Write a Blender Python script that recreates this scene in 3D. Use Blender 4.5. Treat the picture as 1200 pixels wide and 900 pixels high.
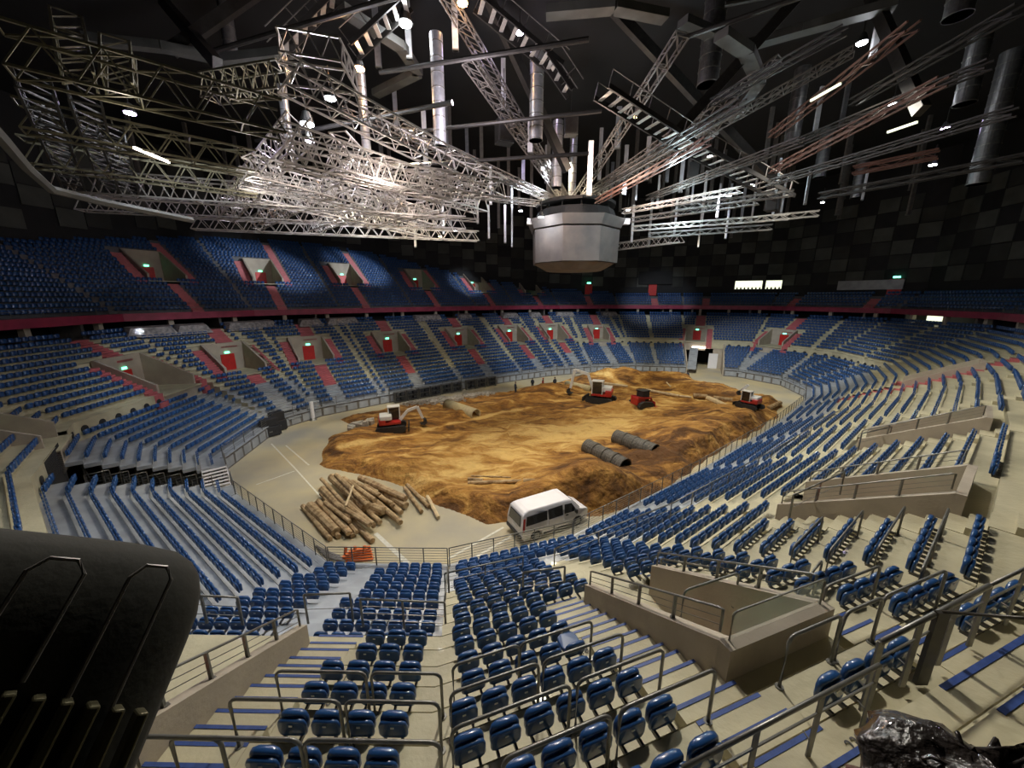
import bpy, math, random
import numpy as np
from math import radians, sin, cos, pi, hypot, atan2, sqrt
from mathutils import Vector, Matrix
random.seed(7); rng=np.random.RandomState(7)
for o in list(bpy.data.objects): bpy.data.objects.remove(o)
S=bpy.context.scene; COL=S.collection

# ------------------------------------------------------------------ camera
PITCH=radians(13.3); FPX=430.0; EYE=14.0
cam=bpy.data.cameras.new('camera'); cam.sensor_width=36; cam.lens=FPX/1200*36; cam.clip_start=.05; cam.clip_end=400
camo=bpy.data.objects.new('camera',cam); COL.objects.link(camo)
camo.location=(0,0,EYE); camo.rotation_euler=(pi/2-PITCH,0,0); S.camera=camo
S.view_settings.view_transform='Standard'; S.view_settings.look='None'; S.view_settings.gamma=1
S.view_settings.use_curve_mapping=False; S.view_settings.exposure=0.0
wd=bpy.data.worlds.new('world'); S.world=wd; wd.use_nodes=True
wd.node_tree.nodes['Background'].inputs[0].default_value=(.75,.78,.8,1); wd.node_tree.nodes['Background'].inputs[1].default_value=.0035

def spot(x,y,z,tx,ty,tz,power,angle,color,blend=.6,size=.6):
    l=bpy.data.lights.new('flood_light','SPOT'); l.energy=power; l.spot_size=radians(angle); l.spot_blend=blend
    l.color=color; l.shadow_soft_size=size
    o=bpy.data.objects.new('flood_light',l); COL.objects.link(o); o.location=(x,y,z)
    o.rotation_euler=(Vector((tx,ty,tz))-Vector((x,y,z))).to_track_quat('-Z','Y').to_euler()
def point(x,y,z,power,color,size=.3):
    l=bpy.data.lights.new('lamp_or_fill_glow','POINT'); l.energy=power; l.color=color; l.shadow_soft_size=size
    o=bpy.data.objects.new('lamp_or_fill_glow',l); COL.objects.link(o); o.location=(x,y,z)
WARM=(1,.87,.62); NEUT=(1,.95,.84); COOL=(.82,.9,1)
# floodlights hung under the roof over the arena
spot(6,44,28, 8,42,0, 34000,108,WARM,.45)
spot(-9,34,28, -6,32,0, 18000,104,WARM,.45)
spot(24,52,28, 26,52,0, 18000,104,WARM,.45)
spot(2,20,27, 3,12,5, 15000,128,NEUT)
spot(22,32,27, 27,24,6, 15000,128,NEUT)
spot(-18,22,27, -22,18,2, 6500,100,COOL)
spot(4,40,27, -12,57,2, 36000,62,COOL,.5)
spot(14,46,27, 10,70,2, 28000,58,COOL,.5)
spot(24,50,27, 41,61,2, 24000,62,COOL,.5)
spot(-10,36,27, -28,41,2, 11000,62,COOL,.5)
# stray beams that catch parts of the dim upper stand
spot(10,46,28, -40,64,19, 95000,15,COOL,.8)
spot(10,46,28, -27,73,20, 90000,13,COOL,.8)
spot(10,46,28, -8,80,18, 60000,12,COOL,.8)
spot(14,46,28, 32,84,14, 30000,22,COOL,.8)

# ------------------------------------------------------------------ materials
def mat(name,col,rough=.6,metal=0,noise=None,scale=8,bump=0,coat=0,emit=None,estr=0,col2=None,detail=4,bscale=None,alpha=None,trans=0,coords='Object'):
    m=bpy.data.materials.new(name); m.use_nodes=True; nt=m.node_tree; b=nt.nodes['Principled BSDF']
    b.inputs['Base Color'].default_value=(*col,1); b.inputs['Roughness'].default_value=rough; b.inputs['Metallic'].default_value=metal
    if coat: b.inputs['Coat Weight'].default_value=coat
    if emit: b.inputs['Emission Color'].default_value=(*emit,1); b.inputs['Emission Strength'].default_value=estr
    if alpha is not None: b.inputs['Alpha'].default_value=alpha
    if trans: b.inputs['Transmission Weight'].default_value=trans
    if noise or bump:
        tc=nt.nodes.new('ShaderNodeTexCoord')
    if noise:
        n=nt.nodes.new('ShaderNodeTexNoise'); n.inputs['Scale'].default_value=scale; n.inputs['Detail'].default_value=detail
        nt.links.new(tc.outputs[coords],n.inputs['Vector'])
        r=nt.nodes.new('ShaderNodeValToRGB'); c2=col2 or tuple(c*(1-noise) for c in col)
        r.color_ramp.elements[0].position=.35; r.color_ramp.elements[1].position=.65
        r.color_ramp.elements[0].color=(*c2,1); r.color_ramp.elements[1].color=(*col,1)
        nt.links.new(n.outputs['Fac'],r.inputs['Fac']); nt.links.new(r.outputs['Color'],b.inputs['Base Color'])
    if bump:
        n2=nt.nodes.new('ShaderNodeTexNoise'); n2.inputs['Scale'].default_value=bscale or scale*3; n2.inputs['Detail'].default_value=6
        nt.links.new(tc.outputs[coords],n2.inputs['Vector'])
        bp=nt.nodes.new('ShaderNodeBump'); bp.inputs['Strength'].default_value=bump; bp.inputs['Distance'].default_value=.1
        nt.links.new(n2.outputs['Fac'],bp.inputs['Height']); nt.links.new(bp.outputs['Normal'],b.inputs['Normal'])
    return m
MT=dict(
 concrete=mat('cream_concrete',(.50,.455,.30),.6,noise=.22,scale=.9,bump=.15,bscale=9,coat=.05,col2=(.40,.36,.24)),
 wallc=mat('beige_wall',(.42,.36,.28),.7,noise=.15,scale=1.2,bump=.1,bscale=12),
 deck=mat('grey_deck',(.34,.36,.38),.45,noise=.25,scale=1.1,metal=.1),
 seat=mat('blue_plastic',(.018,.072,.215),.28,coat=.35,noise=.18,scale=2.5),
 seatk=mat('seat_bracket',(.10,.10,.11),.4,metal=.6),
 tag=mat('number_tag',(.75,.75,.72),.4,noise=.1,scale=20),
 rail=mat('galvanised_rail',(.21,.205,.185),.38,metal=.55,noise=.25,scale=6),
 railb=mat('dark_rail',(.06,.055,.045),.4,metal=.5,noise=.3,scale=6),
 nose=mat('blue_nosing',(.035,.075,.26),.5,noise=.25,scale=9),
 pink=mat('pink_step',(.46,.115,.12),.6,noise=.2,scale=2),
 fascia=mat('magenta_fascia',(.30,.028,.07),.5,noise=.3,scale=1.1),
 red=mat('red_door',(.55,.02,.015),.45,noise=.15,scale=3),
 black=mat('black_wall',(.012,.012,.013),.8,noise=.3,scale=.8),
 panel=mat('acoustic_panel_grey',(.075,.078,.068),.8,noise=.3,scale=.5),
 panel2=mat('acoustic_panel_dark',(.036,.037,.033),.85,noise=.3,scale=.5),
 floor=mat('arena_concrete',(.47,.39,.22),.6,noise=.4,scale=.16,bump=.1,bscale=2,col2=(.29,.27,.215),detail=6),
 white=mat('white_paint',(.78,.76,.76),.3,coat=.4,noise=.05,scale=3),
 vanwhite=mat('van_white',(.84,.81,.82),.22,coat=.6,noise=.05,scale=2),
 glassd=mat('dark_glass',(.012,.013,.015),.08,coat=.6,noise=.2,scale=2),
 tyre=mat('tyre_rubber',(.02,.02,.02),.8,noise=.3,scale=20),
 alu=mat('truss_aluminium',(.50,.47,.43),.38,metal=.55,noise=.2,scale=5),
 steel=mat('dark_steel',(.04,.037,.034),.5,metal=.5,noise=.3,scale=3),
 steelm=mat('mid_steel',(.20,.185,.17),.5,metal=.4,noise=.3,scale=3),
 alud=mat('shaded_aluminium',(.17,.155,.10),.42,metal=.5,noise=.25,scale=5),  # darker copy of the truss aluminium, shade of the dim left put into its colour
 ductd=mat('shaded_duct',(.16,.16,.16),.38,metal=.7,noise=.3,scale=4),  # darker copy of the duct metal for the outer ducts, shade in its colour
 tray=mat('brown_tray',(.17,.085,.065),.5,metal=.3,noise=.3,scale=3),
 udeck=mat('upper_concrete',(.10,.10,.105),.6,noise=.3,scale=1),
 girder=mat('roof_girder_grey',(.07,.07,.063),.6,noise=.3,scale=1),
 roof=mat('roof_black',(.0035,.0035,.004),.9,noise=.2,scale=1),
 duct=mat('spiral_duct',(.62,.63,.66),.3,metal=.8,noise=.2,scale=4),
 baffle=mat('hanging_baffle',(.62,.62,.64),.6,noise=.25,scale=2),
 wood=mat('pole_wood',(.48,.34,.18),.75,noise=.5,scale=3,bump=.4,bscale=14,col2=(.20,.12,.05)),
 woodp=mat('pale_plank',(.62,.48,.28),.7,noise=.25,scale=3),
 barrier=mat('orange_plastic',(.75,.15,.02),.45,noise=.2,scale=4),
 pipe=mat('grey_corrugated_pipe',(.105,.09,.07),.6,noise=.4,scale=3,bump=.3),
 pipel=mat('pale_pipe',(.55,.46,.26),.55,noise=.2,scale=3),
 rock=mat('broken_rock',(.42,.38,.31),.85,noise=.4,scale=4,bump=.4),
 mred=mat('machine_red',(.45,.025,.02),.35,coat=.3,noise=.15,scale=4),
 mwhite=mat('machine_white',(.7,.7,.68),.35,coat=.3,noise=.1,scale=4),
 mdark=mat('machine_black',(.025,.025,.025),.6,noise=.3,scale=6),
 drape=mat('grey_drape',(.19,.165,.15),.75,noise=.35,scale=.6,bump=.4,bscale=1.5,col2=(.13,.12,.115)),
 skin=mat('skin',(.5,.3,.2),.6,noise=.1,scale=9),
 cloth=mat('dark_workwear',(.03,.035,.05),.9,noise=.2,scale=9),
 vest=mat('red_workwear',(.55,.05,.03),.8,noise=.2,scale=9),
 wrap=mat('plastic_wrap',(.34,.31,.29),.5,noise=.5,scale=3,bump=.8,bscale=5,coat=.05,col2=(.12,.11,.11)),
 caseb=mat('black_case',(.02,.02,.022),.5,noise=.3,scale=3),
 spotb=mat('spotlight_black',(.016,.0145,.008),.85,noise=.25,scale=2.5,bump=.05,bscale=40),
 fin=mat('cooling_fin',(.16,.145,.085),.35,metal=.7,noise=.3,scale=5),
 bag=mat('black_bag',(.03,.024,.021),.27,coat=.7,noise=.4,scale=5,bump=.6,bscale=9),
 brown=mat('brown_cloth',(.10,.045,.03),.8,noise=.3,scale=9),
 plexi=mat('plexiglass',(.75,.85,.78),.08,alpha=.22,noise=.1,scale=3),
 ink=mat('dark_paint',(.05,.05,.055),.7,noise=.1,scale=9),
 line=mat('white_line',(.62,.60,.50),.6,noise=.2,scale=5),
 greenl=mat('exit_green',(.1,.8,.4),.5,emit=(.15,1,.55),estr=5,noise=.05,scale=5),
 winl=mat('lit_window',(.9,.9,.7),.5,emit=(.95,1,.72),estr=1.3,noise=.05,scale=2),
 tube=mat('tube_lamp',(1,.9,.8),.5,emit=(1,.86,.72),estr=9,noise=.02,scale=2),
 lampw=mat('lamp_white',(1,1,1),.5,emit=(.92,.95,1),estr=60,noise=.02,scale=2),
 lampo=mat('lamp_orange',(1,.6,.3),.5,emit=(1,.5,.18),estr=45,noise=.02,scale=2),
 lampv=mat('lamp_violet',(.8,.7,1),.5,emit=(.72,.6,1),estr=50,noise=.02,scale=2),
)
def dirt_material():
    m=bpy.data.materials.new('brown_soil'); m.use_nodes=True; nt=m.node_tree; b=nt.nodes['Principled BSDF']; b.inputs['Roughness'].default_value=.95
    tc=nt.nodes.new('ShaderNodeTexCoord'); mp=nt.nodes.new('ShaderNodeMapping'); mp.inputs['Rotation'].default_value=(0,0,radians(-38)); mp.inputs['Scale'].default_value=(.45,1.2,1)
    nt.links.new(tc.outputs['Object'],mp.inputs['Vector'])
    n=nt.nodes.new('ShaderNodeTexNoise'); n.inputs['Scale'].default_value=.5; n.inputs['Detail'].default_value=9; n.inputs['Roughness'].default_value=.66; n.inputs['Distortion'].default_value=1.1
    nt.links.new(mp.outputs[0],n.inputs['Vector'])
    r=nt.nodes.new('ShaderNodeValToRGB'); cr=r.color_ramp
    cr.elements[0].position=.38; cr.elements[0].color=(.085,.034,.006,1); cr.elements[1].position=.72; cr.elements[1].color=(.62,.40,.13,1)
    e=cr.elements.new(.48); e.color=(.22,.095,.016,1); e=cr.elements.new(.57); e.color=(.37,.185,.038,1)
    at=nt.nodes.new('ShaderNodeAttribute'); at.attribute_name='pale'
    ad=nt.nodes.new('ShaderNodeMath'); ad.operation='MULTIPLY_ADD'; ad.inputs[1].default_value=.17
    nt.links.new(at.outputs['Fac'],ad.inputs[0]); nt.links.new(n.outputs['Fac'],ad.inputs[2]); nt.links.new(ad.outputs[0],r.inputs['Fac'])
    nt.links.new(r.outputs[0],b.inputs['Base Color'])
    n2=nt.nodes.new('ShaderNodeTexNoise'); n2.inputs['Scale'].default_value=1.3; n2.inputs['Detail'].default_value=10; nt.links.new(tc.outputs['Object'],n2.inputs['Vector'])
    bp=nt.nodes.new('ShaderNodeBump'); bp.inputs['Strength'].default_value=1; bp.inputs['Distance'].default_value=.6
    nt.links.new(n2.outputs['Fac'],bp.inputs['Height']); nt.links.new(bp.outputs[0],b.inputs['Normal'])
    return m
MT['dirt']=dirt_material()

# ------------------------------------------------------------------ mesh helpers
class MB:
    def __init__(s): s.v=[]; s.f=[]; s.m=[]
    def add(s,vs,fs):
        b=len(s.v); s.v+= [tuple(map(float,v)) for v in vs]; s.f+=[tuple(b+i for i in f) for f in fs]; return s
    def quad(s,a,b,c,d): return s.add([a,b,c,d],[(0,1,2,3)])
    def hexa(s,lo,hi):      # two rings of equal length
        n=len(lo); fs=[tuple(range(n-1,-1,-1)),tuple(range(n,2*n))]+[(i,(i+1)%n,n+(i+1)%n,n+i) for i in range(n)]
        return s.add(list(lo)+list(hi),fs)
    def box(s,c,d,x=(1,0,0),y=(0,1,0),z=(0,0,1)):
        c=np.array(c,float); x=np.array(x,float)*d[0]/2; y=np.array(y,float)*d[1]/2; z=np.array(z,float)*d[2]/2
        lo=[c-x-y-z,c+x-y-z,c+x+y-z,c-x+y-z]; hi=[p+2*z for p in lo]
        return s.hexa(lo,hi)
    def bar(s,p,q,w,h=None,n=4,r2=None):   # square (n=4) or round bar between two points
        p=np.array(p,float); q=np.array(q,float); d=q-p; l=np.linalg.norm(d)
        if l<1e-6: return s
        d/=l; u=np.cross(d,(0,0,1.)); 
        if np.linalg.norm(u)<1e-3: u=np.array((1.,0,0))
        u/=np.linalg.norm(u); w2=np.cross(u,d)
        h=h or w; ph=pi/4 if n==4 else 0; k=sqrt(2)/2 if n==4 else .5
        r2=1 if r2 is None else r2
        lo=[p+u*cos(ph+2*pi*i/n)*w*k+w2*sin(ph+2*pi*i/n)*h*k for i in range(n)]
        hi=[q+(u*cos(ph+2*pi*i/n)*w*k+w2*sin(ph+2*pi*i/n)*h*k)*r2 for i in range(n)]
        return s.hexa(lo,hi)
    def path(s,pts,w,n=6):          # round tube along a polyline
        pts=[np.array(p,float) for p in pts]; rings=[]
        for i,p in enumerate(pts):
            a=pts[max(0,i-1)]; b=pts[min(len(pts)-1,i+1)]; d=(b-a)/np.linalg.norm(b-a)
            u=np.cross(d,(0.013,.007,1.)); u/=np.linalg.norm(u); v=np.cross(u,d)
            rings.append([p+(u*cos(2*pi*k/n)+v*sin(2*pi*k/n))*w/2 for k in range(n)])
        vs=[v for r in rings for v in r]; fs=[tuple(range(n-1,-1,-1)),tuple((len(pts)-1)*n+k for k in range(n))]
        for i in range(len(pts)-1):
            for k in range(n): fs.append((i*n+k,i*n+(k+1)%n,(i+1)*n+(k+1)%n,(i+1)*n+k))
        return s.add(vs,fs)
    def build(s,name,m,parent=None,smooth=False,loc=None,bevel=0):
        if loc is not None:
            L=np.array(loc,float); vs=[tuple(np.array(v)-L) for v in s.v]
        else: vs=s.v
        me=bpy.data.meshes.new(name); me.from_pydata(vs,[],s.f); me.materials.append(MT[m] if isinstance(m,str) else m)
        if smooth: me.polygons.foreach_set('use_smooth',[True]*len(me.polygons))
        o=bpy.data.objects.new(name,me); COL.objects.link(o)
        if loc is not None and parent is None: o.location=loc
        if parent is not None: o.parent=parent
        if bevel:
            md=o.modifiers.new('bevel','BEVEL'); md.width=bevel; md.segments=2; md.limit_method='ANGLE'
        return o
def tag(o,label=None,cat=None,group=None,kind=None):
    if label: o['label']=label
    if cat: o['category']=cat
    if group: o['group']=group
    if kind: o['kind']=kind
    return o
def thing(name,label,cat,loc=(0,0,0),rz=0,group=None):
    o=bpy.data.objects.new(name,None); COL.objects.link(o); o.location=loc; o.rotation_euler=(0,0,rz); o.empty_display_size=.2
    return tag(o,label,cat,group)
def struct(name,mb,m,parent=None,**k):
    o=mb.build(name,m,parent,**k); o['kind']='structure'; return o
def copy_tree(o,kids):
    r=o.copy(); COL.objects.link(r)
    for ch in kids:
        c=ch.copy(); c.parent=r; COL.objects.link(c)
    return r
ORD=['first','second','third','fourth','fifth','sixth','seventh','eighth','ninth','tenth','eleventh','twelfth','thirteenth','fourteenth','fifteenth','sixteenth','seventeenth','eighteenth','nineteenth','twentieth','twenty-first','twenty-second','twenty-third','twenty-fourth','twenty-fifth','twenty-sixth']

TENS=['','','twenty','thirty','forty','fifty']
def ordw(n):
    return ORD[n] if n<20 else (TENS[(n+1)//10]+'-'+ORD[(n+1)%10-1] if (n+1)%10 else {30:'thirtieth',40:'fortieth',50:'fiftieth'}[n+1])
# ------------------------------------------------------------------ survey helpers (points of the real place measured once)
cp,sp=cos(PITCH),sin(PITCH)
def un(px,py,z):
    u=(px-600)/FPX; v=(py-450)/FPX; D=np.array([u,cp-sp*v,-(sp+cp*v)])
    return D*((z-EYE)/D[2])+np.array([0,0,EYE])
def pr(p):
    x,y,z=p[0],p[1],p[2]-EYE; d=y*cp-z*sp
    return 600+FPX*x/d,450+FPX*(-y*sp-z*cp)/d,d

# ------------------------------------------------------------------ the bowl: a polygon of straight stands round the floor
V=np.array([(-9.0,15.6),(-3.1,15.5),(3.3,17.75),(14,25.4),(26.5,35.4),(37.2,45.0),(42.0,51.0),(43.6,58),(40.5,64.5),(33,68.3),(24,70),(15,68.8),(8.3,66),(1.8,62.2),(-7.8,55.5),(-16.6,48.1),(-22.8,42.2),(-25.2,37.6),(-23.6,27.9),(-18.4,22.2)],float)
NS=len(V); Ed=np.roll(V,-1,0)-V; Ln=np.hypot(Ed[:,0],Ed[:,1]); T=Ed/Ln[:,None]; N=np.c_[T[:,1],-T[:,0]]
M=np.array([(N[i-1]+N[i])/(1+N[i-1]@N[i]) for i in range(NS)])
WALLED=[1,0,0,0,0,0,1,1,1,1,1,0,0,0,0,0,0,1,1,1]     # stands with a wall between telescopic deck and fixed rows
DECK=[10,5,5,5,5,8,10,10,10,10,10,6,5,5,5,5,8,10,10,10]
NR=22
def off(r): return .3+.74*r
def rz(i,r):
    if r<0: return rz(i,0)-.4
    if WALLED[i%NS]: return 1.2+.31*r if r<=9.5 else 5.4+.42*(r-10)
    return 1.2+.42*r
def t0(i,o): return float(M[i]@T[i])*o
def t1(i,o): return float(Ln[i]+(M[(i+1)%NS]@T[i])*o)
def wp(i,t,o,z):
    p=V[i]+T[i]*t+N[i]*o; return np.array([p[0],p[1],z])
NU={4:5,5:5,6:5,7:5,8:5,9:5,10:5,11:7,12:10,13:14,14:21,15:24,16:22,17:15,18:9}
def uo(k): return 17.0+.85*k
def uz(k): return 12.2+.5*k
def build_table(upper):
    rows=[]
    for i in range(NS):
        if upper and (i not in NU or (i+1) not in NU): continue
        for r in np.arange(0,28 if upper else 22,.25):
            o=uo(r) if upper else off(r); z=uz(r) if upper else rz(i,r)
            for f in np.linspace(0,1,81):
                t=t0(i,o)*(1-f)+t1(i,o)*f; p=wp(i,t,o,z); q=pr(p)
                if q[2]>.5: rows.append((i,t,r,q[0],q[1],q[2]))
    return np.array(rows)
TB={False:build_table(False),True:build_table(True)}
def find(px,py,upper=False,segs=None):
    A=TB[upper]
    if segs is not None: A=A[np.isin(A[:,0],segs)]
    e=(A[:,3]-px)**2+(A[:,4]-py)**2; k=A[e.argmin()]
    return int(k[0]),float(k[1]),float(k[2])

def subtract(iv,cuts):
    out=[iv]
    for a,b in cuts:
        nx=[]
        for x,y in out:
            if b<=x or a>=y: nx.append((x,y)); continue
            if a>x: nx.append((x,a))
            if b<y: nx.append((b,y))
        out=nx
    return [(x,y) for x,y in out if y-x>.05]

# vomitories: segment, centre t, half width, first row, last row
VOM=[]; UVOM=[]
VOM.append(dict(s=0,t=2.24,hw=1.85,a=10,b=16,l='large beige concrete exit portal beside the black spotlight'))
VOM.append(dict(s=1,t=3.85,hw=1.25,a=10,b=16,l='large beige concrete exit portal behind the third aisle with the glass panel'))
VOM.append(dict(s=2,t=4.5,hw=1.65,a=10,b=16,l='long beige exit portal halfway up the right stand'))
VOM.append(dict(s=3,t=2.3,hw=1.6,a=10,b=16,l='long beige exit portal above the right bend of the stand'))
for px,py,hw,a,b,l in [(1050,452,1.7,10,16,'beige exit portal at the far right bend of the stand'),
  (903,402,2.2,10,15,'beige exit portal with red door right of the floor tunnel'),
  (807,394,2.0,10,15,'beige exit portal with red door just left of the floor tunnel'),
  (701,388,1.9,10,15,'beige exit portal with red door below the video cube'),
  (651,392,2.3,10,16,'beige exit portal right of the tall far-stand row, beside the video cube'),
  (605,395,2.3,10,16,'beige exit portal second left of the video cube'),
  (545,399,2.4,10,16,'beige exit portal third left of the video cube'),
  (459,403,2.3,10,16,'beige exit portal in the middle of the far stand behind the white excavator'),
  (363,407,2.3,10,16,'beige exit portal in the left part of the far stand'),
  (270,414,2.3,10,16,'beige exit portal left end of the long far stand'),
  (155,428,2.6,10,16,'wide beige exit portal with small red door at the far left bend'),
  ]:
    i,t,r=find(px,py); t=max(min(t,t1(i,off(13))-hw-.3),t0(i,off(13))+hw+.3)
    VOM.append(dict(s=i,t=t,hw=hw,a=a,b=b,l=l))
VOM.append(dict(s=18,t=1.5,hw=1.8,a=10,b=15,l='beige exit portal at the left edge of the picture'))
for px,py,l in [(312,326,'upper beige exit portal with red door second from the left'),(410,329,'upper beige exit portal with red door third from the left'),
  (495,333,'upper beige exit portal fourth from the left'),(563,337,'upper beige exit portal second left of the video cube'),(621,339,'upper beige exit portal nearest left of the video cube'),(187,318,'unlit upper beige exit portal furthest left')]:
    i,t,r=find(px,py,True); UVOM.append(dict(s=i,t=t,hw=2.1,a=max(1,int(round(r))-2),b=int(round(r))+5,l=l))
# aisles: segment, centre t, half width, first row, last row (exclusive), style
AIS=[]
AIS+= [dict(s=0,t=2.3,hw=.55,a=0,b=10,k='grey'),dict(s=0,t=4.68,hw=.58,a=10,b=NR,k='blue'),
       dict(s=1,t=2.0,hw=.58,a=10,b=NR,k='blue'),dict(s=1,t=5.55,hw=.45,a=10,b=NR,k='blue'),dict(s=1,t=3.8,hw=.6,a=3,b=10,k='cream'),
       dict(s=2,t=2.15,hw=.55,a=10,b=NR,k='cream'),dict(s=2,t=4.5,hw=.6,a=0,b=10,k='cream'),
       dict(s=3,t=.1,hw=.5,a=0,b=NR,k='cream'),dict(s=3,t=8.4,hw=.55,a=0,b=NR,k='cream'),
       dict(s=4,t=1.0,hw=.5,a=0,b=NR,k='cream'),dict(s=4,t=9.5,hw=.5,a=0,b=NR,k='cream')]
def ais(px,py,hw,a,b,k,upper=False):
    i,t,r=find(px,py,upper); AIS.append(dict(s=i,t=t,hw=hw,a=a,b=b,k=k,u=upper))
for v in VOM[4:15]:
    s=v['s']; 
    if s not in (5,6,17): AIS.append(dict(s=s,t=v['t'],hw=.75,a=0,b=v['a'],k='pink'))
    for sg in (-1,1): AIS.append(dict(s=s,t=v['t']+sg*(v['hw']+.55),hw=.5,a=v['a'],b=v['b']+1,k='pink'))
    AIS.append(dict(s=s,t=v['t']-.6,hw=.9,a=v['b']+1,b=NR,k='pink'))
for px,py in [(528,427),(585,400),(647,405),(681,405),(728,395),(766,415),(424,428),(330,440),(940,425),(985,435)]: ais(px,py,.27,0,NR,'cream')
ais(245,468,.8,0,10,'grey')
for v in UVOM:
    s=v['s']; AIS.append(dict(s=s,t=v['t'],hw=.6,a=0,b=v['a'],k='pink',u=True))
    for sg in (-1,1): AIS.append(dict(s=s,t=v['t']+sg*(v['hw']+.6),hw=.55,a=v['a'],b=v['b']+1 if sg<0 else v['b']+1,k='pink',u=True))
    AIS.append(dict(s=s,t=v['t']-v['hw']-.6,hw=.55,a=v['b']+1,b=40,k='pink',u=True))
for px,py in [(690,352),(767,352),(828,354),(930,354),(1022,354)]: ais(px,py,.7,0,40,'pink',True)
# gaps cut through the lowest rows: the players' tunnel and the open corner at the left
GAP=[dict(s=8,ta=2.2,tb=30,a=0,b=10),dict(s=18,ta=2.4,tb=6.0,a=0,b=10)]
for g in VOM+UVOM: g['ta']=g['t']-g['hw']; g['tb']=g['t']+g['hw']

def cuts_for(i,r,upper=False):
    c=[(g['ta'],g['tb']) for g in (UVOM if upper else VOM) if g['s']==i and g['a']<=r<=g['b']]
    if not upper: c+=[(g['ta'],g['tb']) for g in GAP if g['s']==i and g['a']<=r<g['b']]
    return c
def ais_for(i,r,upper=False):
    return [(a['t']-a['hw'],a['t']+a['hw']) for a in AIS if a['s']==i and a['a']<=r<a['b'] and bool(a.get('u'))==upper]

SEATS=[]   # (segment, row, number in row, runs to the left, x,y,z, angle, upper)
for i in range(NS):
    deck=MB(); conc=MB()
    for r in range(NR):
        a,b=off(r),off(r+1); z=rz(i,r); zp=rz(i,r-1)
        mb=deck if r<DECK[i] else conc
        cut=cuts_for(i,r)
        lo0,hi0=t0(i,a),t1(i,a); lo1,hi1=t0(i,b),t1(i,b)
        for x,y in subtract((min(lo0,lo1)-.001,max(hi0,hi1)+.001),cut):
            xa=max(x,lo0); ya=min(y,hi0); xb=max(x,lo1); yb=min(y,hi1)
            if ya-xa>.01 or yb-xb>.01: mb.quad(wp(i,xa,a,z),wp(i,ya,a,z),wp(i,yb,b,z),wp(i,xb,b,z))
            if ya-xa>.01 and r>0:
                mb.quad(wp(i,xa,a,zp),wp(i,ya,a,zp),wp(i,ya,a,z),wp(i,xa,a,z))
                mb.quad(wp(i,xa,a-.02,z-.06),wp(i,ya,a-.02,z-.06),wp(i,ya,a-.02,z),wp(i,xa,a-.02,z))
            # seats
        o=a+.52
        for run,(x,y) in enumerate(subtract((t0(i,o)+(.22 if i<2 else .12),t1(i,o)-(.22 if i<2 else .12)),cut+ais_for(i,r))):
            n=int((y-x)/.515)
            if WALLED[i] and r in(9,) and i not in(0,): pass
            gapx=((y-x)-n*.515)/2
            if r>=18 and (i in (2,3) or (i==1 and y>3.2)): continue
            if i==0: gapx=gapx*1.8
            for k in range(n):
                SEATS.append((i,r,k,run,*wp(i,x+gapx+.515*(k+.5),o,z),atan2(T[i][1],T[i][0]),0))
        # closing walls where two stands with different rises meet
        j=(i+1)%NS
        zj=rz(j,r)
        if abs(zj-z)>.02:
            p,q=wp(i,hi0,a,0)[:2],wp(i,hi1,b,0)[:2]; zl,zh=min(z,zj)-.3,max(z,zj)
            conc.quad((*p,zl),(*q,zl),(*q,zh),(*p,zh))
    struct('telescopic_deck',deck,'deck'); struct('seating_terrace',conc,'concrete')
for i in sorted(NU):
    if i+1 not in NU: continue
    n0,n1=NU[i],NU[i+1]; conc=MB()
    for k in range(max(n0,n1)):
        a,b=uo(k),uo(k+1); z=uz(k)
        if n0==n1: fa,fb=0,1
        else:
            f=(k-n0)/(n1-n0); fa,fb=(0,1) if k<min(n0,n1) else ((max(0,f),1) if n1>n0 else (0,min(1,f)))
        def tt(f,o): return t0(i,o)*(1-f)+t1(i,o)*f
        lo0,hi0,lo1,hi1=tt(fa,a),tt(fb,a),tt(fa,b),tt(fb,b); cut=cuts_for(i,k,True)
        for x,y in subtract((min(lo0,lo1),max(hi0,hi1)),cut):
            xa=max(x,lo0); ya=min(y,hi0); xb=max(x,lo1); yb=min(y,hi1)
            conc.quad(wp(i,xa,a,z),wp(i,ya,a,z),wp(i,yb,b,z),wp(i,xb,b,z))
            conc.quad(wp(i,xa,a,z-.5),wp(i,ya,a,z-.5),wp(i,ya,a,z),wp(i,xa,a,z))
        o=a+.55
        for run,(x,y) in enumerate(subtract((tt(fa,o)+.1,tt(fb,o)-.1),cut+ais_for(i,k,True))):
            n=int((y-x)/.52); g=((y-x)-n*.52)/2
            for q in range(n): SEATS.append((i,k,q,run,*wp(i,x+g+.52*(q+.5),o,z),atan2(T[i][1],T[i][0]),1))
    struct('upper_terrace',conc,'udeck')
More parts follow.
